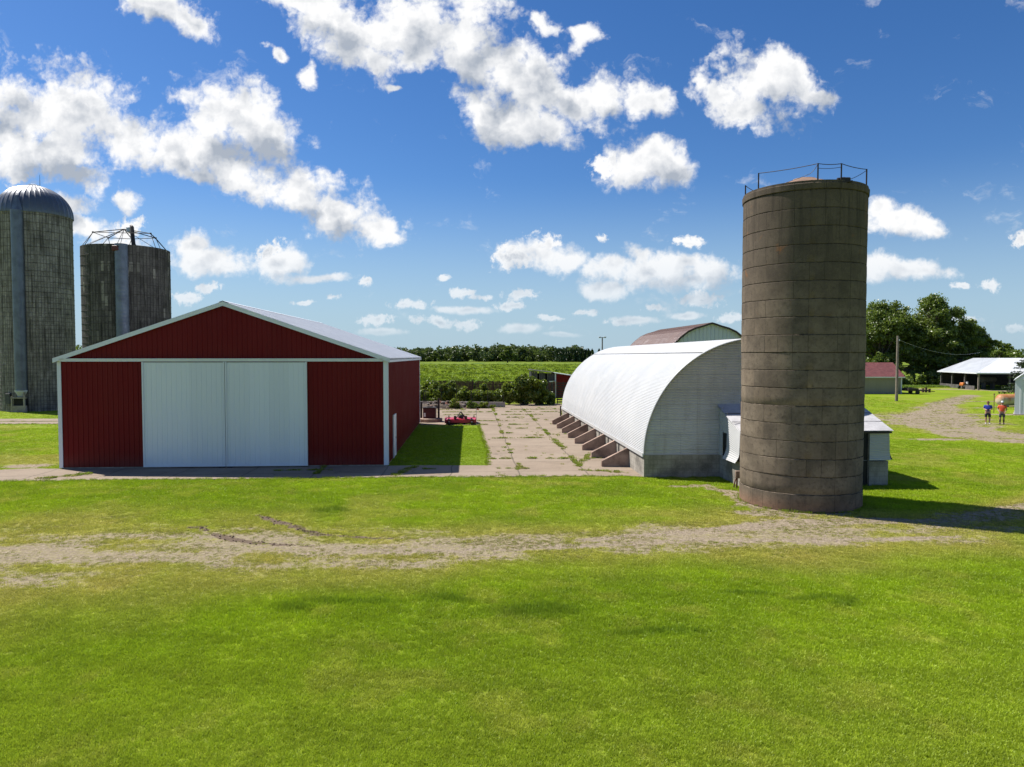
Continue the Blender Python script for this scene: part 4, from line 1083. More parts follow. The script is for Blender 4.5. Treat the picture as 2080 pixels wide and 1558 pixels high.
# frame: two hoops of pipe joined to the rim by struts
k_up = [(-2.05, -0.6, SBH + 1.2), (0.1, -1.9, SBH + 1.75), (2.55, -0.3, SBH + 1.3), (1.9, 1.7, SBH + 1.15), (-0.2, 2.2, SBH + 1.25), (-1.8, 1.5, SBH + 1.2)]
k_up = [(-2.0, -1.1, SBH + 1.22), (-0.35, 0.4, SBH + 1.72), (2.15, -0.3, SBH + 1.25), (1.6, 1.6, SBH + 1.2), (-0.6, 2.0, SBH + 1.2), (-2.1, 1.2, SBH + 1.15)]
w = MB()
for i in (0, 2, 3, 4, 5):
    w.tube([k_up[i], k_up[1]], 0.035, 6)
ring = [0, 2, 3, 4, 5, 0]
for i, j in zip(ring[:-1], ring[1:]): w.tube([k_up[i], k_up[j]], 0.026, 5)
for i, (a, b, c_) in enumerate(k_up):
    if i == 1: continue
    an = math.atan2(b, a)
    for d in (-0.22, 0.22):
        w.tube([(a, b, c_), (SBR * 0.98 * math.cos(an + d), SBR * 0.98 * math.sin(an + d), SBH - 0.05)], 0.024, 5)
    w.lathe([(0.001, -0.07), (0.08, -0.03), (0.08, 0.05), (0.001, 0.08)], 8, c=(a, b, c_))
for an in (-2.3, -1.2, 0.9, 2.4, 3.6): w.tube([k_up[1], (SBR * 0.97 * math.cos(an), SBR * 0.97 * math.sin(an), SBH - 0.03)], 0.02, 5)
w.build('roof_frame', M['iron'], sb)
w = MB(); bx, by = -0.15 + 0.55, -0.5
w.tube([(0.33, 0.2, SBH + 1.95), (0.48, 0.05, SBH + 1.8), (0.62, -0.2, SBH + 1.3), (0.8, -0.4, SBH + 0.5), (0.95, -0.5, SBH - 0.3)], [0.11, 0.15, 0.16, 0.16, 0.16], 8); w.build('unloader_spout', M['iron'], sb)
w = MB(); w.box(-0.02, 0.28, 0.1, 0.4, SBH + 1.45, SBH + 1.85, bev=0.03); w.build('unloader_motor', M['grey_steel'], sb)
# ------------------------------------------------------------------ round-roofed white barn
q_ = empty('arched_white_barn', (QO[0], QO[1], 0), QR)
tag(q_, 'long white corrugated barn with an arched roof, low block walls and concrete buttresses', 'barn')
RX = QW / 2; RZ = 5.05; Z0 = 1.0
w = MB()
w.box(0, 0.2, 0.0, QD, -0.1, Z0); w.box(QW - 0.2, QW, 0.0, QD, -0.1, Z0); w.box(0.2, QW - 0.2, 0.0, 0.2, -0.1, Z0 - 0.003); w.box(0.2, QW - 0.2, QD - 0.2, QD, -0.1, Z0 - 0.003)
w.build('base_wall', M['block'], q_)
# roof shell: horizontal corrugations are real waves of the arch
w = MB(); n = int(math.pi * 5.05 / 0.072) * 5
yy = [-0.06, 7, 14, 21, QD + 0.06]; pts = []
seam_a = math.acos(1 - 2.62 / RX)
for i in range(n + 1):
    a = math.pi * i / n
    wv = 0.0135 * math.sin(2 * math.pi * i / 5.0)
    lift = 0.022 if seam_a < a < math.pi - seam_a else 0.0
    for y_ in yy:
        pts.append((RX - (RX + 0.03 + wv + lift) * math.cos(a), y_ - (0.03 if lift else 0), Z0 - 0.02 + (RZ + 0.03 + wv + lift) * math.sin(a)))
k = len(yy)
w.add(pts, [(i * k + j, i * k + j + 1, (i + 1) * k + j + 1, (i + 1) * k + j) for i in range(n) for j in range(k - 1)])
w.build('roof_shell', M['white_corr'], q_, smooth='all')
w = MB()
for sx in (0, 1):
    x0 = -0.09 if sx == 0 else QW + 0.03
    w.box(x0, x0 + 0.06, -0.07, QD + 0.07, Z0 - 0.07, Z0 + 0.09)
w.build('eave_flashing', M['white_corr'], q_)
w = MB()    # rolled edge of the arch
w.tube([(RX - (RX + 0.03) * math.cos(math.pi * i / 60), -0.06, Z0 + (RZ + 0.03) * math.sin(math.pi * i / 60)) for i in range(61)], 0.035, 6)
w.build('arch_edge', M['white_corr'], q_, smooth=60)
# a darkened lap line of the upper sheets
w = MB(); xs = RX - (RX + 0.045) * math.cos(seam_a); zs = Z0 - 0.02 + (RZ + 0.045) * math.sin(seam_a)
w.bar((xs, -0.05, zs), (xs, QD + 0.05, zs), 0.035, 0.03); w.build('lap_seam', simple('seam_grime', (0.05, 0.045, 0.04), 0.9), q_)
def corr_wall(x_lo, x_hi, z0, z1, y, amp=0.015, pitch=0.070, flip=1):
    mb = MB(); n = int((z1 - z0) / pitch * 5); pts = []
    for i in range(n + 1):
        z = z0 + (z1 - z0) * i / n; yo = y + amp * math.sin(2 * math.pi * i / 5.0)
        for t in (0, 0.5, 1): pts.append((x_lo(z) + (x_hi(z) - x_lo(z)) * t, yo, z))
    mb.add(pts, [(i * 3 + j, i * 3 + j + 1, (i + 1) * 3 + j + 1, (i + 1) * 3 + j) for i in range(n) for j in range(2)])
    return mb
def sheet_lines(mat_):   # sheets of the end wall: darker laps between sheets
    m, g, out = mat_new('end_wall_sheets')
    P = objco(g); x, y, z = g.sep(P)
    fz = g.m('FRACT', g.m('DIVIDE', g.m('ADD', z, 0.12), 0.66)); fx = g.m('FRACT', g.m('DIVIDE', g.m('ADD', x, g.m('MULTIPLY', g.m('FLOOR', g.m('DIVIDE', g.m('ADD', z, 0.12), 1.98)), 0.9)), 1.62))
    lz = g.mr(fz, 0.0, 0.035, 1, 0); lx = g.mr(fx, 0.0, 0.012, 1, 0)
    a = g.noise(P, 0.7, 6, 0.6); b = g.noise(P, 6, 4, 0.6)
    st = g.noise(g.comb(g.m('MULTIPLY', x, 3.5), 0.0, g.m('MULTIPLY', z, 0.4)), 1.0, 5, 0.6)
    upz = g.mr(z, 1.5, 5.0)
    base = g.mix(upz, (0.70, 0.71, 0.71), (0.66, 0.61, 0.575))
    base = g.mix(g.mr(a, 0.35, 0.7, 0, 0.35), base, (0.36, 0.33, 0.31))
    base = g.mix(g.mr(st, 0.5, 0.75, 0, 0.3), base, (0.33, 0.28, 0.25))
    base = g.mix(g.mr(b, 0.6, 0.8, 0, 0.35), base, (0.2, 0.18, 0.17))
    base = g.mix(g.m('MULTIPLY', g.m('MAXIMUM', lz, g.m('MULTIPLY', lx, 0.8)), 0.6), base, (0.08, 0.075, 0.07))
    finish(g, out, base, 0.45, 0, bump=b, bstr=0.1)
    return m
arcx = lambda z: RX * math.sqrt(max(0.0, 1 - ((z - Z0 + 0.02) / RZ) ** 2))
M['ends'] = sheet_lines(None)
corr_wall(lambda z: RX - arcx(z), lambda z: RX + arcx(z), Z0 - 0.02, Z0 + RZ - 0.03, 0.05).build('end_wall', M['ends'], q_)
corr_wall(lambda z: RX - arcx(z), lambda z: RX + arcx(z), Z0 - 0.02, Z0 + RZ - 0.03, QD - 0.05).build('end_wall', M['ends'], q_)
w = MB(); w.bar((0.0, 0.03, Z0 + 0.0), (QW, 0.03, Z0 + 0.0), 0.03, 0.06); w.build('sill_flashing', M['white_corr'], q_)
for k in range(8):
    y0 = 3.05 + 3.0 * k
    b = MB(); b.prism([(0.0, 0.0), (-1.3, 0.0), (-1.3, 0.32), (0.0, 0.97)], 'y', y0 - 0.11, y0 + 0.11)
    b.v = [(a + random.uniform(-.012, .012) * (abs(a) > 0.5), c_, d + random.uniform(-.01, .01) * (d > 0.1)) for a, c_, d in b.v]
    b.build('buttress', M['buttress'], q_)
for y0 in (5.3, 8.1, 10.9): 
    b = MB(); b.box(-0.012, 0.03, y0 - 0.12, y0 + 0.12, 0.25, 0.82); b.build('vent_slot', M['dark'], q_)

# feed room between barn and silo
an = empty('feed_room', (9.2, 28.46, 0), QR)
tag(an, 'low corrugated lean-to with flared walls between the white arched barn and the tall silo', 'lean-to')
AW, AD = 6.15, 2.42
w = MB(); w.box(0, 0.2, 0, AD, -0.1, 1.02); w.box(AW - 0.2, AW, 0, AD, -0.1, 1.02); w.box(0.2, AW - 0.2, 0, 0.2, -0.1, 1.017); w.build('base_wall', M['block'], an)
def corr_sheet(pt, n, zlo, zhi, along):
    """flared sheet with waves in height: pt(t, h) -> position, t along the run, h 0..1 up; waves pushed out along `along`"""
    mb = MB(); pts = []; m_ = 12
    for i in range(n * 5 + 1):
        h = i / (n * 5)
        for j in range(m_ + 1):
            p = pt(j / m_, h); wv = 0.009 * math.sin(2 * math.pi * i / 5)
            pts.append((p[0] + along[0] * wv, p[1] + along[1] * wv, p[2]))
    k = m_ + 1
    mb.add(pts, [(i * k + j, i * k + j + 1, (i + 1) * k + j + 1, (i + 1) * k + j) for i in range(n * 5) for j in range(m_)])
    return mb
roofz = lambda y: 2.30 + 0.36 * y
flare = lambda h: 0.17 * max(0, (0.30 - h) / 0.30) ** 2
w1 = corr_sheet(lambda t, h: (-0.02 - flare(h) - 0.04 * (1 - h), 0.0 + (AD - 0.98) * t, 0.98 + (roofz((AD - 0.98) * t) - 1.0) * h), 19, 0, 0, (1, 0))
w2 = corr_sheet(lambda t, h: (-0.02 - flare(max(h, 0.0)) * 0.0 - 0.0, AD - 0.45 + 0.45 * t, 1.0 + (roofz(AD - .2) - 1.02) * h), 22, 0, 0, (1, 0))
w3 = corr_sheet(lambda t, h: (-0.02, AD - 0.98 + 0.53 * t, 2.02 + (roofz(AD - .7) - 2.04) * h), 12, 0, 0, (1, 0))
for ww in (w2, w3): w1.add(ww.v, ww.f)
w1.build('side_wall', M['white_corr'], an, smooth='all')
w4 = corr_sheet(lambda t, h: (AW + 0.02 + flare(h) * 0.8 + 0.05 * (1 - h), AD * t, 1.06 + (roofz(AD * t) - 1.08) * h), 18, 0, 0, (1, 0))
w4.build('side_wall', M['white_corr'], an, smooth='all')
w5 = corr_sheet(lambda t, h: (-0.02 + 0.02 * t + t * (AW + 0.02 + 0.05 * (1 - h)), 0.0 - flare(h) * 0.4, 1.06 + (2.28 - 1.06) * h), 17, 0, 0, (0, 1))
w5.build('front_wall', M['white_corr'], an, smooth='all')
w = MB(); w.box(0.02, 0.12, AD - 0.98, AD - 0.45, 1.0, 2.02); w.build('window_opening', M['dark'], an)
w = MB(); w.box(AW - 1.35, AW - 0.92, -0.06, 0.1, 0.05, 2.2); w.build('door_opening', M['dark'], an)
w = MB(); w.box(AW - 0.92, AW - 0.84, -0.09, 0.06, 0.0, 2.22); w.build('door_post', M['oldwood'], an)
# roof: three lapped sheets, the left verge sagging
pts = []; n = 24; mm = 16
for i in range(n + 1):
    ty = i / n; y_ = -0.14 + (AD + 0.14) * ty
    for j in range(mm + 1):
        tx = j / mm; x_ = -0.12 + (AW + 0.24) * tx
        sag = -0.16 * max(0, 1 - tx * 7) ** 2 * (1 - ty) + 0.02 * math.sin(9 * tx)
        pts.append((x_ + 0.10 * (1 - ty) * max(0, 1 - tx * 6), y_, roofz(y_) + sag * 0.7 + 0.02 - 0.014 * ((ty * 3) % 1.0)))
k = mm + 1
w = MB(); w.add(pts, [(i * k + j, i * k + j + 1, (i + 1) * k + j + 1, (i + 1) * k + j) for i in range(n) for j in range(mm)])
w.add([(a, b_, c_ - 0.025) for a, b_, c_ in pts], [(i * k + j, (i + 1) * k + j, (i + 1) * k + j + 1, i * k + j + 1) for i in range(n) for j in range(mm)])
w.build('roof', simple('leanto_roof', (0.50, 0.49, 0.50), 0.8, var=0.2, scale=1.5, spec=0.08), an, smooth=30, fix=False)
w = MB()
for y_ in (0.7, 1.5): w.bar((-0.1, y_, roofz(y_) + 0.03), (AW + 0.12, y_, roofz(y_) + 0.03), 0.02, 0.02)
w.bar((AW + 0.06, -0.1, roofz(-0.1) - 0.06), (AW - 1.2, -0.1, roofz(-0.1) - 0.06), 0.05, 0.07)
w.build('roof_lap', M['iron'], an)
hy = empty('rusty_hydrant', (8.98, 28.2, 0)); tag(hy, 'small rusty tap and box at the foot of the block wall beside the tall silo', 'hydrant')
w = MB(); w.tube([(0, 0, 0), (0.02, 0, 0.55)], 0.035, 6); w.tube([(0.02, 0, 0.5), (-0.08, -0.03, 0.3), (-0.12, -0.03, 0.05)], 0.025, 6); w.build('pipe', M['rustiron'], hy)
w = MB(); w.box(-0.06, 0.14, -0.08, 0.08, 0.42, 0.72, bev=0.02); w.build('box', simple('tap_box', (0.22, 0.16, 0.12), 0.8), hy)
# ------------------------------------------------------------------ brown-roofed barn behind
bb = empty('brown_roof_barn', (21.0, 75.0, 0), R(3.3)); tag(bb, 'barn with a brown gothic arched roof and white ribbed gable, behind the white arched barn', 'barn')
prf = [(0, 8.82), (0.35, 8.72), (1.0, 8.5), (1.8, 8.28), (2.6, 7.92), (3.4, 7.3), (4.15, 6.55), (4.9, 5.55), (5.4, 4.6), (5.75, 3.5)]
full = [(-a, b) for a, b in reversed(prf)] + prf[1:]
def lerp_top(x):
    ax = abs(x)
    for (a, b), (c_, d) in zip(prf[:-1], prf[1:]):
        if a <= ax <= c_: return b + (d - b) * (ax - a) / (c_ - a)
    return prf[-1][1]
w = MB(); L = 20.0
# densify
dn = []
for (a, b), (c_, d) in zip(full[:-1], full[1:]):
    for k in range(4): dn.append((a + (c_ - a) * k / 4, b + (d - b) * k / 4))
dn.append(full[-1])
pts = []; ys = []; n = 44
for i in range(n):
    a = -0.35 + (L + 0.7) * i / n; p = (L + 0.7) / n
    ys += [(a, 0), (a + p * .42, 0), (a + p * .47, 1), (a + p * .53, 1), (a + p * .58, 0)]
ys.append((L + 0.35, 0))
for (a, k_) in ys:
    for (x_, z_) in dn: pts.append((x_ * (1 + 0.003 * k_), a, z_ + 0.02 * k_))
k = len(dn)
w.add(pts, [(i * k + j, i * k + j + 1, (i + 1) * k + j + 1, (i + 1) * k + j) for i in range(len(ys) - 1) for j in range(k - 1)])
w.build('roof', M['brown_roof'], bb)
for yy_ in (-0.38, L + 0.3):
    w = MB()
    inner = [(a * 0.975, b - 0.17) for a, b in full]
    for (o0, o1, i0, i1) in zip(full[:-1], full[1:], inner[:-1], inner[1:]):
        w.prism([(o0[0], o0[1] + 0.01), (o1[0], o1[1] + 0.01), i1, i0], 'y', yy_, yy_ + 0.1)
    w.build('roof_edge', M['brown_edge'], bb)
w = MB(); ribbed(w, -5.6, 5.6, top(0.0), lambda a: lerp_top(a) - 0.08, 0.0, pitch=0.42, dep=0.05); ribbed(w, -5.6, 5.6, top(0.0), lambda a: lerp_top(a) - 0.08, L, pitch=0.42, dep=0.05, face=1)
ribbed(w, 0, L, top(0), top(3.7), -5.6, axis='y'); ribbed(w, 0, L, top(0), top(3.7), 5.6, axis='y', face=1)
w.build('wall', M['grey_steel'], bb)

# ------------------------------------------------------------------ sheds, fence and gate at the back of the yard
rs = empty('red_shed', (5.45, 90.0, 0), R(2)); tag(rs, 'small red shed with a sloping roof behind the board fence', 'shed')
w = MB(); ribbed(w, 0.12, 4.2, top(0), lambda a: 3.12 - 0.155 * a, 0, pitch=0.3); ribbed(w, 0, 5, top(0), top(3.1), 0, axis='y'); ribbed(w, 0, 5, top(0), top(2.4), 4.2, axis='y', face=1); w.box(0, 4.2, 4.95, 5, 0, 2.4); w.build('wall', M['red_steel'], rs)
w = MB(); w.box(-0.02, 0.14, -0.05, 0.05, 0, 3.1); w.build('corner_trim', M['white_flat'], rs)
w = MB(); w.prism([(-0.1, 3.2), (4.4, 2.5), (4.4, 2.42), (-0.1, 3.12)], 'y', -0.25, 5.2); w.build('roof', M['galv'], rs)
w = MB(); w.box(-0.75, 0.05, -0.5, -0.1, 2.02, 2.14); w.build('roof_vent', M['white_flat'], rs)
ws = empty('weathered_shed', (2.45, 90.1, 0), R(2)); tag(ws, 'dark weathered timber shed with gaps between its boards, against the red shed', 'shed')
w = MB(); x_ = 0.0
for i in range(15):
    wd_ = 0.19
    if i not in (4, 9): w.box(x_, x_ + wd_ - 0.02, -0.02 - 0.01 * (i % 3), 0.02, 0, 3.42 - 0.13 * x_ - 0.05 * random.random())
    x_ += 0.2
w.build('boards', M['oldwood'], ws)
w = MB(); w.box(0, 0.1, 0.03, 4.6, 0, 3.3); w.box(2.85, 2.95, 0.03, 4.6, 0, 3.0); w.box(0.1, 2.85, 4.5, 4.6, 0, 3); w.build('frame', M['dark'], ws)
w = MB(); w.prism([(-0.15, 3.58), (2.98, 3.2), (2.98, 3.12), (-0.15, 3.5)], 'y', -0.3, 4.8); w.build('roof', M['oldwood'], ws)
bf = empty('board_fence', (4.75, 78.6, 0)); tag(bf, 'tall brown board fence overgrown with vines along the back of the yard', 'fence')
w = MB(); x_ = 0.0; i = 0
ang = math.atan2(3.2, -14.5)
while x_ < 14.2:
    hgt = 2.42 + random.uniform(-0.06, 0.06); cx_, cy_ = x_ * math.cos(ang), x_ * math.sin(ang)
    if random.random() > 0.10:
        c2, s2 = math.cos(ang) * 0.07, math.sin(ang) * 0.07
        w.add([(cx_ - c2, cy_ - s2, 0.08), (cx_ + c2, cy_ + s2, 0.08), (cx_ + c2, cy_ + s2, hgt), (cx_ - c2, cy_ - s2, hgt), (cx_ - c2, cy_ - s2 + .03, 0.08), (cx_ + c2, cy_ + s2 + .03, 0.08), (cx_ + c2, cy_ + s2 + .03, hgt), (cx_ - c2, cy_ - s2 + .03, hgt)],
              [(0, 1, 2, 3), (5, 4, 7, 6), (0, 3, 7, 4), (1, 5, 6, 2), (3, 2, 6, 7), (0, 4, 5, 1)])
    x_ += 0.162
w.build('boards', M['brownwood'], bf)
w = MB()
for z_ in (0.5, 1.3, 2.1): w.bar((0, 0.08, z_), (14.2 * math.cos(ang), 14.2 * math.sin(ang) + 0.08, z_), 0.05, 0.1)
for k in range(7): a = 14.2 * k / 6; w.box(a * math.cos(ang) - .06, a * math.cos(ang) + .06, a * math.sin(ang) + 0.11, a * math.sin(ang) + 0.23, 0, 2.5)
w.build('rails', M['oldwood'], bf)
gt = empty('slat_gate', (4.95, 78.7, 0)); tag(gt, 'dark gate of horizontal bars beside the far end of the arched barn', 'gate')
w = MB()
for k in range(9): w.box(0, 2.6, -0.03, 0.03, 0.12 + 0.26 * k, 0.27 + 0.26 * k)
w.build('bars', M['iron'], gt)
w = MB()
for a in (0.04, 0.72, 1.4, 2.5): w.box(a, a + 0.08, -0.06, 0.06, 0, 2.45)
w.build('uprights', M['iron'], gt)
cwl = MB(); cwl.bar((-10.9, 74.6, 0.27), (-0.72, 73.0, 0.27), 0.22, 0.56); o = cwl.build('curb_wall', M['slabc']); tag(o, 'low concrete curb wall behind the rubble heap, wire posts standing on it', 'wall')
for i, (x_, lab) in enumerate(((-9.25, 'leftmost'), (-9.05, 'second'), (-7.4, 'third'), (-5.77, 'fourth'), (-4.24, 'fifth'), (-2.5, 'sixth'), (-0.87, 'rightmost'))):
    yq = 74.6 - (x_ + 10.9) * 0.157
    w = MB(); w.tube([(0, 0, 0.5), (random.uniform(-.02, .02), 0, 1.95 if i < 6 else 1.3)], 0.04, 6); w.box(-0.07, 0.07, -0.09, 0.09, 0.54, 0.6); o = w.build('fence_post', M['iron']); o.location = (x_, yq, 0)
    tag(o, '%s of the thin dark steel posts along the low curb wall' % lab, 'post', 'thin steel posts on the curb wall')
# rubble heap
def lump(name, n, sx, sy, sz, mat, seed):
    mb = MB(); r_ = random.Random(seed)
    for i in range(n):
        a = r_.uniform(-1, 1); b = r_.uniform(-1, 1)
        if a * a + b * b > 1: continue
        h = sz * (1 - (a * a + b * b)) * r_.uniform(0.3, 1.0); s = r_.uniform(0.08, 0.26)
        ph = [r_.uniform(0, 6) for _ in range(3)]
        mb.lathe([(0.002, -s * .6), (s * .8, -s * .35), (s, 0.02), (s * .7, s * .45), (0.002, s * .6)], 7, c=(a * sx, b * sy, h), jit=lambda q, z: s * 0.25 * math.sin(2 * q + ph[0]) + s * 0.12 * math.sin(5 * q + ph[1] + z * 9), m=r_.randrange(3))
    pts = []; n_ = 22
    for j in range(7):
        for i in range(n_):
            an_ = 2 * math.pi * i / n_; rr_ = 1 - j / 6.5
            pts.append((sx * rr_ * math.cos(an_), sy * rr_ * math.sin(an_), sz * (1 - rr_ ** 2) * 0.75 + r_.uniform(-.06, .06)))
    mb.add(pts, [(j * n_ + i, j * n_ + (i + 1) % n_, (j + 1) * n_ + (i + 1) % n_, (j + 1) * n_ + i) for j in range(6) for i in range(n_)], 1)
    return mb.build(name, mat)
o = lump('rubble_heap', 210, 4.2, 1.0, 0.75, [simple('rubble_grey', (0.20, 0.17, 0.15), 0.9, var=0.4), simple('rubble_earth', (0.12, 0.09, 0.065), 0.95, var=0.4), simple('rubble_red', (0.22, 0.10, 0.07), 0.9, var=0.4)], 4)
o.location = (-6.6, 71.8, 0); tag(o, 'long heap of broken stone and earth in front of the low curb wall', 'rubble heap')

# stock waterer / well box
wt = empty('stock_waterer', (-6.62, 57.0, 0)); tag(wt, 'dark red box between two posts on a round concrete slab, behind the red barn', 'waterer')
w = MB(); w.lathe([(1.0, -0.05), (1.02, 0.27), (0.98, 0.31), (0.001, 0.32)], 14); w.build('base_slab', M['buttress'], wt, smooth=30)
w = MB(); w.box(-0.5, 0.5, -0.4, 0.4, 0.31, 1.12, bev=0.03); w.build('box', M['brownred'], wt)
w = MB(); w.box(-0.53, 0.53, -0.43, 0.43, 1.12, 1.19, bev=0.02); w.box(-0.2, 0.25, -0.2, 0.2, 1.19, 1.27, bev=0.03); w.build('lid', M['iron'], wt)
w = MB(); w.box(-0.44, -0.28, -0.425, -0.4, 0.45, 0.75); w.build('label_plate', M['white_flat'], wt)
for x_, h_ in ((-0.68, 1.6), (0.72, 1.9)):
    w = MB(); w.tube([(x_, 0, 0.2), (x_, 0, h_)], 0.085, 10); w.build('guard_post', M['iron'], wt)
# rotary mower
mw = empty('rotary_mower', (-4.0, 55.4, 0), R(2)); tag(mw, 'red tractor-drawn rotary mower parked on the concrete at the edge of the lawn', 'mower')
w = MB(); w.prism([(-1.15, -0.75), (1.15, -0.75), (1.2, -0.3), (1.2, 0.6), (0.9, 1.0), (-0.9, 1.0), (-1.2, 0.6), (-1.2, -0.3)], 'z', 0.42, 0.50)
w.prism([(-0.75, -0.6), (0.75, -0.6), (0.8, 0.7), (-0.8, 0.7)], 'z', 0.50, 0.56)
for (x0, x1, y0, y1) in ((-1.21, -1.16, -0.8, 0.65), (1.16, 1.21, -0.8, 0.65)): w.box(x0, x1, y0, y1, 0.14, 0.62)
w.box(-1.16, 1.16, -0.80, -0.75, 0.2, 0.46); w.box(-0.9, 0.9, 0.98, 1.03, 0.2, 0.44)
w.build('deck', M['redpaint'], mw)
w = MB(); w.box(-1.15, 1.15, -0.74, 0.9, 0.15, 0.41); w.build('blade_housing', M['dark'], mw)
w = MB(); w.lathe([(0.2, 0.55), (0.22, 0.72), (0.16, 0.85), (0.001, 0.88)], 14); w.tube([(0, 0, 0.74), (0, -0.5, 0.78)], 0.08, 10); w.build('gearbox', M['iron'], mw, smooth=40)
w = MB()
for s_ in (-1, 1):
    w.bar((s_ * 0.42, -0.6, 0.5), (0.0, -0.35, 1.22), 0.06, 0.06); w.bar((0.0, -0.35, 1.22), (s_ * 0.35, 0.7, 0.55), 0.045, 0.045)
w.build('hitch_frame', M['iron'], mw)
for s_ in (-1, 1):
    w = MB(); w.box(s_ * 0.42 - 0.09, s_ * 0.42 + 0.09, -0.72, -0.55, 0.52, 0.85, bev=0.015); w.build('hitch_bracket', M['brownred'], mw)
for (x_, y_, r_) in ((-0.88, -0.95, 0.19), (0.88, -0.95, 0.19), (-1.0, 1.1, 0.18), (1.0, 1.1, 0.18)):
    f = MB(); f.bar((x_ - 0.1, y_, r_), (x_ - 0.1, y_, 0.5), 0.02, 0.05); f.bar((x_ + 0.1, y_, r_), (x_ + 0.1, y_, 0.5), 0.02, 0.05); f.bar((x_, y_, 0.5), (x_, y_ * 0.75, 0.53), 0.24, 0.05); f.tube([(x_, y_, 0.5), (x_, y_, 0.68)], 0.04, 8)
    fo = f.build('caster_fork', M['iron'], mw)
    w = MB(); w.tube([(x_ - 0.06, y_, r_), (x_ + 0.06, y_, r_)], r_, 18); w.build('wheel', M['rubber'], fo, smooth=40)
mw.scale = (1.0, 1.15, 0.80)
fl = empty('marker_rod', (-2.78, 54.75, 0)); tag(fl, 'thin white rod with a small orange flag beside the red mower', 'marker')
w = MB(); w.tube([(0, 0, 0), (0.02, 0, 1.25)], 0.022, 6); w.build('rod', M['white_flat'], fl)
w = MB(); w.prism([(0.02, 1.25), (0.24, 1.18), (0.22, 1.10), (0.02, 1.16)], 'y', -0.006, 0.006); w.build('flag', simple('orange_flag', (0.65, 0.16, 0.05), 0.7), fl)
ps = MB(); ps.box(-0.06, 0.06, -0.05, 0.05, 0, 1.15, bev=0.008); o = ps.build('steel_post', M['iron']); o.location = (4.05, 58.9, 0); tag(o, 'short dark steel post at the far corner of the white arched barn', 'post')
lp = empty('yard_light', (17.4, 137, 0)); tag(lp, 'tall pole with twin floodlights beyond the white arched barn', 'light pole')
w = MB(); w.tube([(0, 0, 0), (0, 0, 8.9)], [0.17, 0.11], 8); w.build('pole', M['polewood'], lp)
w = MB(); w.bar((-0.6, 0, 8.85), (0.6, 0, 8.85), 0.10, 0.10); w.build('crossarm', M['iron'], lp)
for s_ in (-1, 1):
    w = MB(); w.box(s_ * 0.5 - .22, s_ * 0.5 + .22, -.25, .15, 8.75, 9.05, bev=0.05); w.build('floodlight', M['galv'], lp)
# ------------------------------------------------------------------ right side: house, pole, open shed, tank, white shed
hs_ = empty('tan_garage', (54.5, 99.2, 0), R(0)); tag(hs_, 'tan building with a maroon shingle roof at the edge of the tree belt', 'garage')
w = MB(); ribbed(w, -11, 0, top(0), top(2.5), 0, pitch=0.3, dep=0.01); ribbed(w, 0, 6, top(0), lambda a: 2.5 + 1.75 * (1 - abs(a - 3) / 3), 0, axis='y', face=1, pitch=0.3, dep=0.01); ribbed(w, 0, 6, top(0), lambda a: 2.5 + 1.75 * (1 - abs(a - 3) / 3), -11, axis='y', pitch=0.3, dep=0.01); w.box(-11, 0, 5.95, 6, 0, 2.5); w.build('wall', M['tan'], hs_)
def shingle():
    m, g, out = mat_new('maroon_shingles'); P = objco(g); x, y, z = g.sep(P)
    b = g.n('ShaderNodeTexBrick'); g.put(b.inputs['Vector'], g.comb(x, g.m('MULTIPLY', y, 1.15), 0)); b.inputs['Scale'].default_value = 1.0
    b.inputs['Brick Width'].default_value = 0.3; b.inputs['Row Height'].default_value = 0.15; b.inputs['Mortar Size'].default_value = 0.008
    b.inputs['Color1'].default_value = (0.20, 0.055, 0.055, 1); b.inputs['Color2'].default_value = (0.125, 0.035, 0.038, 1); b.inputs['Mortar'].default_value = (0.05, 0.015, 0.015, 1)
    n_ = g.noise(P, 2.0, 5, 0.65)
    finish(g, out, g.mix(g.mr(n_, 0.4, 0.7, 0, 0.4), b.outputs[0], (0.24, 0.10, 0.09)), 0.9, bump=n_, bstr=0.3); return m
w = MB()
for s_ in (0, 1):
    if s_ == 0: w.prism([(-0.35, 2.38), (3.0, 4.36), (3.0, 4.28), (-0.35, 2.30)], 'x', -11.3, 0.3)
    else: w.prism([(6.35, 2.38), (3.0, 4.36), (3.0, 4.28), (6.35, 2.30)], 'x', -11.3, 0.3)
w.build('roof', shingle(), hs_)
w = MB(); w.box(-11.3, 0.3, -0.37, -0.345, 2.24, 2.40); w.box(-0.14, 0.03, -0.04, 0.0, 0, 2.4); w.build('trim', M['white_flat'], hs_)
up = empty('utility_pole', (45.03, 83.0, 0)); tag(up, 'grey wooden utility pole standing on the lawn before the tan building', 'utility pole')
w = MB(); w.tube([(0, 0, -0.1), (0, 0, 7.65)], [0.17, 0.12], 10); w.build('pole', M['polewood'], up, smooth=40)
w = MB(); w.box(0.1, 0.22, -0.06, 0.06, 7.05, 7.25, bev=0.01); w.build('insulator', M['white_flat'], up)
wire('wire', [(0.2, 0, 7.15), (34.0, 37.0, 5.9)], 0.009, M['galv'], up, 0.9, 24)
os_ = empty('open_shed', (72.35, 110.0, 0), R(-8)); tag(os_, 'open-sided pole shed with a white metal roof, dark inside', 'shed')
w = MB()
e = 2.70; rdg = 4.95
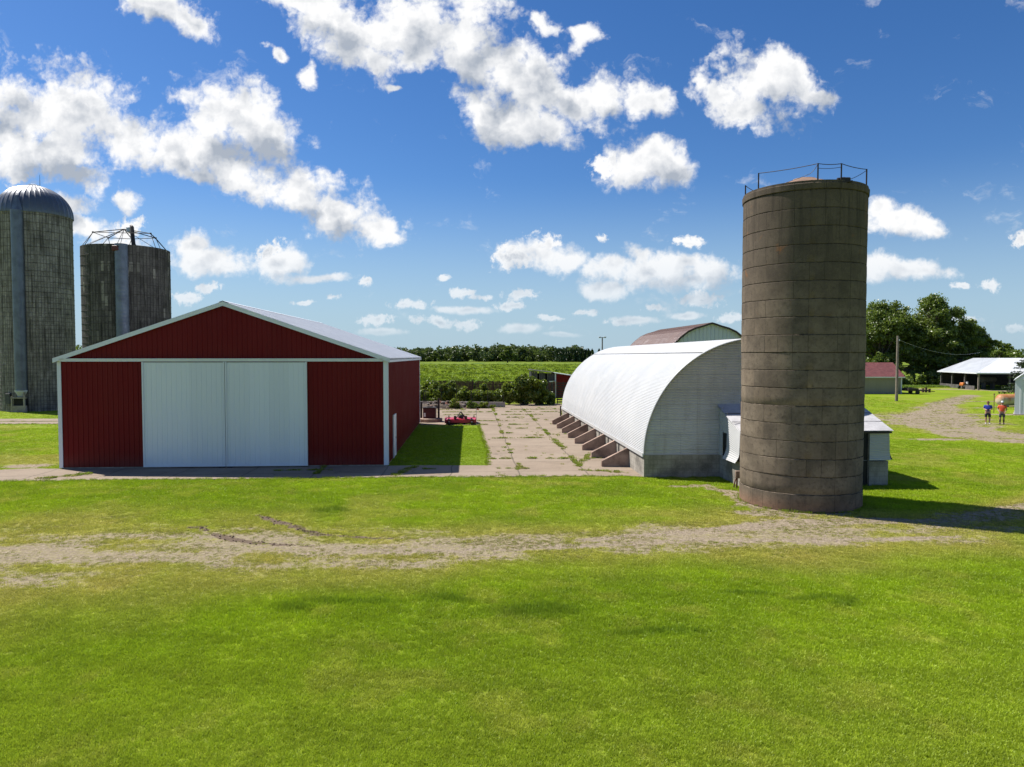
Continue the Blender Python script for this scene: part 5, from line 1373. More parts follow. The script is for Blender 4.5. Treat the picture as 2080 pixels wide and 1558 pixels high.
# long west slope and the hipped front slope (local y away from the camera)
w.add([(-0.5, -0.4, e), (-0.5, 13.0, e), (5.2, 13.0, rdg), (5.2, 4.6, rdg)], [(0, 1, 2, 3)])
w.add([(-0.5, -0.4, e - .06), (-0.5, 13.0, e - .06), (5.2, 13.0, rdg - .06), (5.2, 4.6, rdg - .06)], [(3, 2, 1, 0)])
w.build('roof', simple('dull_tin', (0.40, 0.42, 0.45), 0.6, var=0.12, scale=0.6, spec=0.2), os_, fix=False)
w = MB(); w.add([(-0.5, -0.4, e), (18, -0.4, e - 0.0), (12.5, 4.6, rdg), (5.2, 4.6, rdg)], [(0, 3, 2, 1)]); w.add([(-0.5, -0.4, e - .06), (18, -0.4, e - .06), (12.5, 4.6, rdg - .06), (5.2, 4.6, rdg - .06)], [(0, 1, 2, 3)])
w.add([(5.2, 4.6, rdg), (12.5, 4.6, rdg), (12.5, 13, rdg), (5.2, 13, rdg)], [(0, 1, 2, 3)])
w.build('roof', M['white_flat'], os_, fix=False)
w = MB(); w.box(-0.52, -0.47, -0.4, 13.0, e - 0.16, e); w.box(-0.47, 18, -0.45, -0.4, e - 0.18, e); w.build('eave_trim', M['white_flat'], os_)
w = MB(); w.box(0.2, 17.5, 12.7, 12.8, 0, 2.6); w.box(17.4, 17.5, 0, 12.7, 0, 3.2)
for k in range(5): w.box(0.2, 17.4, 12.62, 12.7, 0.5 * k + 0.2, 0.5 * k + 0.45)
w.build('back_wall', simple('shed_boards', (0.055, 0.045, 0.04), 0.9, var=0.4), os_)
for (x_, y_) in ((0, 0), (0, 4.3), (0, 8.6), (0, 12.6), (4.4, 0), (8.8, 0), (13.2, 0), (17.4, 0)):
    w = MB(); w.box(x_ - .11, x_ + .11, y_ - .11, y_ + .11, 0, e - 0.02); w.build('post', M['polewood'] if (x_, y_) == (0, 0) else M['oldwood'], os_)
w = MB(); w.box(-0.25, -0.1, 0.8, 12.6, 0.0, 0.62); w.build('feed_bunk', M['oldwood'], os_)
w = MB()
for k in range(4): w.box(5.2, 12, -2.2, -2.14, 0.15 + 0.33 * k, 0.22 + 0.33 * k)
for a in (5.2, 7.0, 8.8, 10.6, 12.0): w.box(a - .05, a + .05, -2.24, -2.1, 0, 1.5)
o = w.build('pipe_fence', M['iron'], None); o.location = os_.location; o.rotation_euler = os_.rotation_euler
tag(o, 'low dark pipe fence in front of the open-sided shed', 'fence')
tk0 = MB(); tk0.tube([(-1.2, 0, 1.5), (-1.0, 0, 1.5), (1.0, 0, 1.5), (1.2, 0, 1.5)], [0.3, 0.5, 0.5, 0.3], 14); tk0.box(-0.8, -0.6, -.4, .4, 0, 1.1); tk0.box(0.6, 0.8, -.4, .4, 0, 1.1); o = tk0.build('fuel_tank', M['oldwood'], smooth=40); o.location = (76.5, 114.0, 0); tag(o, 'dim grey tank on legs standing under the roof of the open shed', 'tank')
ob = empty('garden_tractor', (73.0, 114.6, 0), R(30)); tag(ob, 'small orange and white machine parked under the left side of the open shed', 'tractor')
w = MB(); w.box(-0.75, 0.2, -0.3, 0.3, 0.5, 1.0, bev=0.08); w.build('hood', simple('orange_paint', (0.75, 0.22, 0.04), 0.45), ob)
w = MB(); w.box(0.2, 0.85, -0.35, 0.35, 0.45, 0.85, bev=0.06); w.box(0.6, 0.8, -0.3, 0.3, 0.85, 1.2, bev=0.05); w.build('seat', M['white_flat'], ob)
for (x_, r_) in ((-0.55, 0.3), (0.6, 0.42)):
    for s_ in (-1, 1): w = MB(); w.tube([(x_, s_ * 0.32, r_), (x_, s_ * 0.52, r_)], r_, 16); w.build('wheel', M['rubber'], ob, smooth=40)
def tank_mat():
    m, g, out = mat_new('rusty_tank'); P = objco(g); x, y, z = g.sep(P)
    a = g.noise(P, 1.1, 5, 0.6); b = g.noise(g.comb(g.m('MULTIPLY', x, 2.0), y, g.m('MULTIPLY', z, 0.6)), 1.0, 4, 0.6)
    f = g.mr(g.m('ADD', g.m('MULTIPLY', z, 0.5), g.m('MULTIPLY', b, 1.0)), 0.78, 1.08)
    base = g.mix(f, (0.62, 0.55, 0.42), (0.42, 0.16, 0.055)); base = g.mix(g.mr(a, 0.45, 0.7, 0, 0.4), base, (0.55, 0.35, 0.15))
    finish(g, out, base, 0.55, bump=a, bstr=0.1); return m
tk = empty('gas_tank', (52.6, 74.0, 0)); tag(tk, 'long cream gas tank streaked with rust, lying on the grass beside the white shed', 'tank')
w = MB(); rr_ = 0.60; path = [(-2.0 + rr_ * 0.75 * (1 - math.cos(t)), 0, 0.72) for t in (0.08, 0.35, 0.7, 1.1, 1.57)]; rads = [rr_ * math.sin(t) for t in (0.08, 0.35, 0.7, 1.1, 1.57)]
path += [(2.0 - rr_ * 0.75 * (1 - math.cos(t)), 0, 0.72) for t in (1.57, 1.1, 0.7, 0.35, 0.08)]; rads += rads[::-1]
w.tube(path, rads, 28); w.build('tank_shell', tank_mat(), tk, smooth=50)
w = MB(); w.lathe([(0.28, 1.28), (0.27, 1.42), (0.15, 1.48), (0.001, 1.49)], 14, c=(0.15, 0, 0)); w.build('valve_cover', simple('valve_red', (0.32, 0.07, 0.03), 0.6), tk, smooth=40)
for x_ in (-1.1, 1.1): w = MB(); w.box(x_ - 0.12, x_ + 0.12, -0.42, 0.42, 0, 0.25); w.build('saddle', M['slabc'], tk)
rd = MB(); rd.tube([(0, 0, 0), (0, 0, 1.75)], 0.03, 6); rd.box(-0.05, 0.05, -0.05, 0.05, 1.7, 1.8); o = rd.build('steel_rod', M['rustiron']); o.location = (44.9, 66.0, 0); tag(o, 'thin rusty rod standing in front of the cream gas tank', 'post')
wsd = empty('white_shed', (45.4, 64.0, 0), R(-36.5)); tag(wsd, 'plain white metal shed at the right edge of the picture', 'shed')
w = MB(); ribbed(w, 0, 9, top(0.05), lambda a: 3.18 + 0.85 * min(a, 9 - a) - 0.04, 0, pitch=0.9, dep=0.012); ribbed(w, 0, 7, top(0.05), top(3.15), 0, axis='y', pitch=0.9, dep=0.012); ribbed(w, 0, 7, top(0.05), top(3.15), 9, axis='y', face=1, pitch=0.9, dep=0.012); ribbed(w, 0, 9, top(0.05), lambda a: 3.14 + 0.85 * min(a, 9 - a), 7, face=1, pitch=0.9)
w.build('wall', M['shedwhite'], wsd)
w = MB(); w.prism([(-0.12, 3.12), (4.5, 7.05), (9.12, 3.12), (9.12, 3.04), (4.5, 6.97), (-0.12, 3.04)], 'y', -0.12, 7.15); w.build('roof', M['white_roof'], wsd)
w = MB(); w.box(0.55, 4.0, -0.14, -0.03, 3.18, 3.27); w.build('door_track', M['white_flat'], wsd)
w = MB(); w.box(-0.1, 9.1, -0.1, 7.1, -0.05, 0.06); w.build('foundation', M['slabc'], wsd)
for i, (dx, h_) in enumerate(((0, 0.55), (0.45, 0.62), (0.95, 0.5))):
    w = MB(); w.box(-.13, .13, -.12, .12, 0, h_, bev=0.02); w.box(-.15, .15, -.14, .14, h_, h_ + 0.05); o = w.build('wooden_stump', M['brownwood']); o.location = (59.8 + dx, 103.2, 0)
    tag(o, ('leftmost', 'middle', 'rightmost')[i] + ' of three short brown posts on the lawn right of the tan building', 'post', 'short brown posts')
pl = empty('flat_trailer', (56.3, 98.8, 0), R(4)); tag(pl, 'low dark flat trailer parked on the grass against the tan building', 'trailer')
w = MB(); w.box(-1.6, 1.4, -0.8, 0.8, 0.45, 0.58); w.box(-1.6, -0.2, -0.85, 0.85, 0.58, 0.85); w.build('bed', M['iron'], pl)
w = MB(); w.bar((1.4, 0, 0.45), (2.7, 0, 0.35), 0.12, 0.1); w.build('drawbar', M['iron'], pl)
for s_ in (-1, 1): w = MB(); w.tube([(-0.3, s_ * 0.7, 0.28), (-0.3, s_ * 0.88, 0.28)], 0.28, 14); w.build('wheel', M['rubber'], pl, smooth=40)
# ------------------------------------------------------------------ plants
def leaf_mat(name, dark, light, trans=0.3, gloss=0.05):
    m, g, out = mat_new(name)
    P = worldpos(g); rn = g.n('ShaderNodeNewGeometry').outputs['Random Per Island']
    a = g.noise(P, 0.55, 3, 0.5)
    f = g.m('ADD', g.m('MULTIPLY', rn, 0.6), g.m('MULTIPLY', g.mr(a, 0.35, 0.65), 0.4))
    base = g.mix(f, dark, light)
    base = g.mix(g.mr(rn, 0.95, 1.0, 0, 0.6), base, (0.22, 0.22, 0.05))
    d = g.n('ShaderNodeBsdfDiffuse'); g.put(d.inputs[0], base)
    t = g.n('ShaderNodeBsdfTranslucent'); g.put(t.inputs[0], g.mix(0.3, base, (0.20, 0.28, 0.02)))
    gl = g.n('ShaderNodeBsdfGlossy'); gl.inputs['Roughness'].default_value = 0.4
    mx = g.n('ShaderNodeMixShader', {0: trans}); g.put(mx.inputs[1], d.outputs[0]); g.put(mx.inputs[2], t.outputs[0])
    fr = g.n('ShaderNodeMixShader', {0: gloss}); g.put(fr.inputs[1], mx.outputs[0]); g.put(fr.inputs[2], gl.outputs[0])
    g.put(out.inputs[0], fr.outputs[0]); return m
M['leaf'] = leaf_mat('tree_leaves', (0.078, 0.122, 0.020), (0.200, 0.265, 0.038), 0.44)
M['leaf_light'] = leaf_mat('light_leaves', (0.08, 0.13, 0.014), (0.20, 0.28, 0.03))
M['vine'] = leaf_mat('vine_leaves', (0.075, 0.118, 0.014), (0.27, 0.33, 0.035), 0.42)
M['leaf_far'] = leaf_mat('far_leaves', (0.045, 0.078, 0.026), (0.110, 0.150, 0.045), 0.35)
M['needle'] = leaf_mat('conifer_needles', (0.014, 0.034, 0.012), (0.040, 0.080, 0.022), 0.12)

def tree(name, loc, H, blobs, nleaf, size, mat, label, group=None, trunk_r=0.4, seed=1, kind=None):
    """blobs: (x, y, z, r) foliage masses in local metres; each mass is a spray of small leaf clumps"""
    r = np.random.default_rng(seed)
    root = empty(name, loc); tag(root, label, 'tree', group)
    tb = MB()
    fork = H * 0.28
    tb.tube([(0, 0, -0.2), (0.05, 0, fork * 0.5), (0.0, 0.05, fork)], [trunk_r * 1.25, trunk_r, trunk_r * 0.85], 9)
    C = []; OUT = []
    tot = sum(b[3] ** 2 for b in blobs)
    for (bx, by, bz, br) in blobs:
        mid = (bx * 0.45 + r.normal(0, .3), by * 0.45 + r.normal(0, .3), fork + (bz - fork) * 0.55)
        tb.tube([(0, 0, fork * 0.9), mid, (bx, by, bz)], [trunk_r * 0.5, trunk_r * 0.26, 0.05], 6)
        for k in range(3):
            e = r.normal(size=3); e /= np.linalg.norm(e)
            tb.tube([mid, (bx + e[0] * br * .8, by + e[1] * br * .8, bz + abs(e[2]) * br * .7)], [trunk_r * 0.16, 0.03], 5)
        # sub-clusters on the mass, leaves round each sub-cluster
        ns = max(6, int(9 * br)); d = r.normal(size=(ns, 3)); d /= np.linalg.norm(d, axis=1, keepdims=True)
        d[:, 2] = np.where(d[:, 2] < -0.35, -d[:, 2], d[:, 2])
        sub = np.array([bx, by, bz]) + d * br * r.uniform(0.45, 1.05, (ns, 1)) * np.array([1, 1, 0.82])
        k = int(nleaf * br ** 2 / tot); idx = r.integers(0, ns, k)
        rad = br * 0.46 * r.uniform(0.5, 1.3, ns)[idx]
        dd = r.normal(size=(k, 3)); dd /= np.linalg.norm(dd, axis=1, keepdims=True)
        C.append(sub[idx] + dd * (rad * r.uniform(0.15, 1.0, k) ** 0.6)[:, None] * np.array([1, 1, 0.7])); OUT.append(dd * 0.5)
    C = np.concatenate(C); OUT = np.concatenate(OUT)
    tb.build('trunk', M['bark'], root, smooth=40)
    leaf_quads('crown', C, size, mat, r, up=0.35, out=OUT, parent=root)
    return root
def crown_blobs(seed, env, n):
    """env: list of (x,y,z,rx,rz) ellipsoids; blobs sit near their surfaces"""
    r = random.Random(seed); out = []
    tot = sum(e[3] * e[4] for e in env)
    for (x, y, z, rx, rz) in env:
        k = max(4, int(n * rx * rz / tot))
        for i in range(k):
            while True:
                a, b, c_ = r.gauss(0, 1), r.gauss(0, 1), r.gauss(0, 1); l = math.sqrt(a * a + b * b + c_ * c_)
                if l > 0.1: break
            t = r.uniform(0.30, 0.78)
            out.append((x + a / l * rx * t, y + b / l * rx * t, z + c_ / l * rz * t, r.uniform(0.34, 0.54) * min(rx, rz)))
    return out
G1 = 'big trees behind the tan building'
tree('broadleaf_tree', (69.5, 134, 0), 16, crown_blobs(1, [(0, 0, 9.4, 5.2, 5.6), (-3.5, 1, 8.2, 4.0, 5.0), (-1.0, -2, 3.6, 5.5, 3.2), (3.5, -2, 3.6, 4.5, 3.0), (2.8, 1, 10.6, 3.6, 4.6)], 80), 72000, 0.20, M['leaf'], 'large broadleaf tree directly behind the tan building, nearest the tall silo', G1, 0.5, 1)
tree('broadleaf_tree', (79.6, 135, 0), 17.3, crown_blobs(2, [(0, 0, 12.0, 4.8, 4.9), (-1.8, 0, 8.5, 5.0, 4.8), (2.5, -1, 7.5, 5.0, 4.4), (-1.5, -3, 3.4, 5.0, 3.0), (3, -3, 3.4, 4.5, 3.0)], 94), 82000, 0.20, M['leaf'], 'tallest broadleaf tree in the middle of the big clump', G1, 0.55, 2)
tree('broadleaf_tree', (87.8, 136, 0), 13, crown_blobs(3, [(-1.0, 0, 8.8, 3.6, 3.9), (2.4, 0, 7.4, 2.7, 3.2), (-2, -2, 4.8, 3.5, 2.8)], 62), 48000, 0.19, M['leaf'], 'rounded broadleaf tree at the right end of the big clump, overhanging the open shed', G1, 0.4, 3)
tree('broadleaf_tree', (75.0, 142, 0), 14, crown_blobs(4, [(0, 0, 8, 5.5, 5.0), (6, 0, 7, 4.5, 4.5)], 40), 30000, 0.26, M['leaf'], 'dark broadleaf tree half hidden at the back of the big clump', G1, 0.4, 4)
G2 = 'trees beyond the open shed'
for i, (x_, y_, h_, sd_, mt, lb) in enumerate(((101, 152, 8.2, 11, 'leaf', 'lower tree beyond the ridge of the open shed, left of its neighbours'), (108.5, 156, 8.6, 12, 'leaf_light', 'pale green tree beyond the open shed, with feathery boughs'),
        (115.5, 150, 9.6, 13, 'leaf_light', 'bright green tree beyond the open shed at the right edge of the picture'), (94.5, 158, 7.0, 14, 'leaf', 'small dark tree between the big clump and the open shed roof'))):
    tree('roadside_tree', (x_, y_, 0), h_, crown_blobs(sd_, [(0, 0, h_ * 0.58, 4.2, h_ * 0.40), (2.5, 1, h_ * 0.45, 3.4, h_ * 0.34), (-2.6, 0, h_ * 0.42, 3.2, h_ * 0.36)], 26), 15000, 0.22, M[mt], lb, G2, 0.25, sd_)
def bush(name, loc, blobs, n, size, mat, label, cat='bush', group=None, seed=1):
    r = np.random.default_rng(seed); C = []; O = []
    tot = sum(b[3] ** 2 for b in blobs)
    st = MB()
    if name == 'vine_bush': blobs = [(a, b, c_, d * 1.22) for a, b, c_, d in blobs]
    for (bx, by, bz, br) in blobs:
        k = int(n * br ** 2 / tot); d = r.normal(size=(k, 3)); d /= np.linalg.norm(d, axis=1, keepdims=True)
        ns = max(5, int(7 * br)); sd_ = r.normal(size=(ns, 3)); sd_ /= np.linalg.norm(sd_, axis=1, keepdims=True)
        sub = np.array([bx, by, bz]) + sd_ * br * 0.65
        idx = r.integers(0, ns, k)
        c_ = sub[idx] + d * (br * 0.48 * r.uniform(0.1, 1, k) ** 0.5)[:, None]
        c_[:, 2] = np.maximum(c_[:, 2], 0.05)
        C.append(c_); O.append(d * 0.5)
        st.tube([(0, 0, 0), (bx * 0.7, by * 0.7, bz * 0.4), (bx, by, bz)], [0.05, 0.03, 0.015], 5)
    root = empty(name, loc); tag(root, label, cat, group)
    st.build('stems', M['bark'], root)
    leaf_quads('foliage', np.concatenate(C), size, mat, r, up=0.35, out=np.concatenate(O), parent=root)
    return root
G3 = 'undergrowth below the big trees'
for i, (x_, y_, s_, mt, lb) in enumerate(((64.5, 128, 1.5, 'leaf', 'dark bush at the left foot of the big trees, behind the tan building'), (69.5, 125.5, 1.3, 'leaf_light', 'pale leafy bush under the big trees, right of the utility pole'), (73.2, 127, 1.2, 'leaf', 'dark bush under the tallest tree'), (76.2, 126.5, 1.45, 'leaf_light', 'greyish green bush beside the left corner of the open shed'), (66.8, 130, 1.9, 'leaf', 'taller dark bush filling the gap below the nearest big tree'), (80, 131, 2.0, 'leaf', 'dark thicket under the clump, behind the open shed'), (69.0, 129.5, 2.1, 'leaf', 'big dark bush seen just above the right end of the maroon roof'))):
    r_ = random.Random(30 + i)
    bush('shrub', (x_, y_, 0), [(r_.uniform(-1.6, 1.6) * s_, r_.uniform(-0.8, 0.8) * s_, r_.uniform(0.3, 1.3) * s_, r_.uniform(0.6, 0.95) * s_) for k in range(7)], 2600, 0.2, M[mt], lb, 'bush', G3, 30 + i)
# vines and bushes on the board fence
bush('vine_bush', (-8.3, 78.6, 0), [(-1.9, 0.6, 0.8, 0.95), (-0.5, 0.1, 0.7, 0.9), (0.9, 0.1, 0.4, 0.8), (2.3, -0.1, 0.4, 0.8), (-1.1, .6, 1.5, 0.85), (-0.2, .3, 1.7, 0.75), (0.6, 0, 1.6, 0.7), (0.2, -0.3, 0.8, 0.8), (1.2, -.2, 0.9, 0.75), (1.8, -.2, 1.7, 0.7), (2.4, -.3, 1.1, 0.8), (-2.5, 0.4, 0.3, 0.5), (-1.3, -.3, .6, .6)], 9500, 0.15, M['vine'], 'large mound of vines over the left end of the board fence', 'bush', None, 41)
bush('vine_bush', (-3.6, 77.3, 0), [(-1.5, -.3, 0.8, 0.9), (-0.9, -.2, 0.4, .75), (0.6, -.3, .4, .8), (1.6, -.2, 1.1, .8), (-0.7, -.3, 1.0, 0.7), (0.1, -.4, 0.7, 0.75), (0.8, -.3, 1.0, 0.75), (1.4, -.3, 0.6, 0.7), (0.5, -0.1, 1.75, 0.45), (2.0, -.3, 0.9, 0.7)], 8000, 0.15, M['vine'], 'low tangle of vines in the middle of the fence, brown boards showing above it', 'bush', None, 42)
bush('vine_bush', (1.4, 76.7, 0), [(-1.6, 0, 1.5, 0.85), (-0.9, 0, 1.2, .85), (0.9, 0, 1.4, 0.8), (-0.7, 0, 2.1, 0.9), (0.2, 0.1, 2.35, 0.85), (1.0, 0, 2.2, 0.7), (1.8, 0.2, 2.0, 0.7), (-1.5, -.1, 0.7, 0.6), (0.1, 0.1, 1.3, 0.55), (0.0, 0.2, 0.6, 0.45), (1.9, 0.1, 1.1, 0.6)], 9500, 0.15, M['vine'], 'tall rounded vine bush near the right end of the fence, light showing under it', 'bush', None, 43)
bush('vine_bush', (3.6, 77.4, 0), [(-0.6, 0, 0.7, 0.7), (0.2, 0, 0.9, 0.7), (0.7, -0.1, 0.5, 0.55), (-1.2, 0, 0.5, 0.5)], 2400, 0.12, M['leaf'], 'dark bush at the foot of the fence beside the slat gate', 'bush', None, 44)
bush('hedge_bush', (0.0, 88.5, 0), [(-6 + 1.1 * k, 0.3 * math.sin(k * 2.1), 1.0 + 0.25 * math.sin(k * 1.7), 0.8) for k in range(9)], 3600, 0.17, M['vine'], 'long low line of scrub behind the board fence', 'bush', None, 45)
bush('weed_clump', (-5.7, 71.0, 0), [(0, 0, 0.55, 0.5), (-0.4, 0.1, 0.4, 0.4), (0.4, 0, 0.35, 0.4)], 900, 0.1, M['vine'], 'dark weed clump growing on the left half of the rubble heap', 'weeds', 'weeds on the rubble', 46)
bush('weed_clump', (-4.1, 70.8, 0), [(0, 0, 0.4, 0.42), (0.35, 0.1, 0.3, 0.35)], 700, 0.09, M['leaf_light'], 'bright green weed clump on the rubble heap behind the mower', 'weeds', 'weeds on the rubble', 47)
bush('weed_clump', (-2.6, 71.4, 0), [(0, 0, 0.3, 0.4), (0.6, 0.1, 0.2, 0.35), (-0.7, 0, 0.35, 0.4)], 900, 0.09, M['vine'], 'spreading weed clump at the right end of the rubble heap', 'weeds', 'weeds on the rubble', 48)
# conifer at the right edge
cf = empty('conifer_tree', (61.6, 84.5, 0)); tag(cf, 'dark drooping conifer at the right edge, in front of the open shed', 'tree')
r = np.random.default_rng(55); tb = MB(); tb.tube([(0, 0, 0), (0, 0, 7.1)], [0.22, 0.03], 8); C = []; O = []
for i in range(120):
    z_ = r.uniform(0.5, 6.8); L_ = (7.3 - z_) * 0.47 * r.uniform(0.7, 1.12); a = r.uniform(0, 6.28); k = int(95 * L_ / 2)
    tip = np.array([L_ * math.cos(a), L_ * math.sin(a), z_ - 0.12 * L_ + 0.25])
    tb.tube([(0, 0, z_), tuple(tip * 0.6 + np.array([0, 0, z_]) * 0.0 + np.array([0, 0, 0.4 * z_])), tuple(tip)], [0.035, 0.02, 0.008], 4)
    t = r.uniform(0.12, 1.0, k); base = np.array([0, 0, z_]) * (1 - t)[:, None] + tip * t[:, None]
    C.append(base + r.normal(0, 1, (k, 3)) * np.array([0.11, 0.11, 0.10]) * (1.15 - t * 0.6)[:, None] - np.array([0, 0, 0.06])); O.append(np.zeros((k, 3)))
tb.build('trunk', M['bark'], cf); leaf_quads('crown', np.concatenate(C), 0.12, M['needle'], r, up=0.1, out=np.concatenate(O), parent=cf, asp=0.35)
# far woods on the horizon
def wood(name, n, xr, yr, hr, dens, mat, label, seed, conifer=False, size=1.0):
    r = np.random.default_rng(seed); C = []
    for i in range(n):
        x_ = r.uniform(*xr); y_ = r.uniform(*yr); h = r.uniform(*hr) * (0.8 + 0.4 * float(fbm(np.array([x_]), np.array([0.0]), 0.02, seed, 3)[0]))
        k = int(dens * r.uniform(0.8, 1.2))
        if conifer:
            t = r.uniform(0, 1, k) ** 0.7; z_ = h * (1 - t * 0.95); rad = 2.7 * t * r.uniform(0.5, 1, k); a = r.uniform(0, 6.28, k)
            C.append(np.stack([x_ + rad * np.cos(a), y_ + rad * np.sin(a), z_], -1))
        else:
            nb = r.integers(5, 9); bc = np.stack([r.normal(0, 2.3, nb), r.normal(0, 2.3, nb), h * r.uniform(0.12, 0.82, nb)], -1); br = h * r.uniform(0.15, 0.24, nb)
            idx = r.integers(0, nb, k); d = r.normal(size=(k, 3)); d /= np.linalg.norm(d, axis=1, keepdims=True)
            p = bc[idx] + d * (br[idx] * r.uniform(0.4, 1, k) ** 0.5)[:, None]; p[:, 2] = np.maximum(p[:, 2], 0.2)
            C.append(p + np.array([x_, y_, 0]))
    C = np.concatenate(C)
    o = leaf_quads(name, C, size, mat, r, up=0.3); tag(o, label, 'woods', kind='stuff'); return o
wood('broadleaf_wood', 430, (-330, 70), (640, 740), (11.0, 15.5), 330, M['leaf_far'], 'long belt of broadleaf woods on the horizon beyond the field', 61, size=1.05)
wood('broadleaf_wood', 150, (60, 520), (640, 760), (10, 14), 160, M['leaf'], 'far broadleaf woods on the horizon behind the farm buildings on the right', 62, size=1.2)
wood('pine_wood', 150, (38, 150), (600, 650), (10.5, 12.5), 300, M['needle'], 'dark even row of pines on the horizon at the right end of the field', 63, True, size=0.75)
wood('broadleaf_wood', 120, (-700, -330), (640, 740), (12, 16), 120, M['leaf'], 'far broadleaf woods on the horizon behind the silos on the left', 64, size=1.3)
tree('field_tree', (-3.5, 560, 0), 13.5, crown_blobs(71, [(0, 0, 8.4, 4.6, 4.2), (3.5, 0, 6.0, 4.6, 4.4), (-4.5, 0, 5.4, 4.2, 3.8), (5.5, 0, 3.2, 4.5, 3.2), (-1, 0, 2.6, 5, 2.8)], 40), 12000, 0.55, M['leaf'], 'single rounded tree standing forward of the far woods', None, 0.5, 71)
# tall grass along the lane by the big trees
n = 2600; x = rng.uniform(52, 92, n); y = rng.uniform(119, 123.5, n); k = n; s = rng.uniform(1.4, 2.4, n)
instancer('tall_grass', np.stack([x, y, np.zeros(n)], -1), crops, np.array([0.16, 0.27, 0.03]) * rng.uniform(0.7, 1.2, (n, 1)), np.stack([s * .5, s * .5, s * 0.42], -1), rng.uniform(0, 6.28, n), 'tall unmown grass in front of the big trees', 'grass')

# ------------------------------------------------------------------ people
def skin_body(name, J, E, mat, parent, sub=2):
    """J: list of (x,y,z,rx,ry); E: edges. One continuous surface from the Skin modifier, baked to a mesh"""
    me = bpy.data.meshes.new(name); me.from_pydata([j[:3] for j in J], E, []); o = bpy.data.objects.new(name, me); COL.objects.link(o)
    sk = o.modifiers.new('skin', 'SKIN'); sk.use_smooth_shade = True
    if not me.skin_vertices:
        bpy.context.view_layer.objects.active = o
    for i, j in enumerate(J):
        v = me.skin_vertices[0].data[i]; v.radius = (j[3], j[4]); v.use_root = (i == 0)
    ss = o.modifiers.new('sub', 'SUBSURF'); ss.levels = sub; ss.render_levels = sub
    dg = bpy.context.evaluated_depsgraph_get(); me2 = bpy.data.meshes.new_from_object(o.evaluated_get(dg))
    me2.name = name; COL.objects.unlink(o); bpy.data.objects.remove(o)
    me2.materials.clear(); me2.materials.append(mat); me2.polygons.foreach_set('use_smooth', [True] * len(me2.polygons))
    o = bpy.data.objects.new(name, me2); COL.objects.link(o); o.parent = parent
    return o
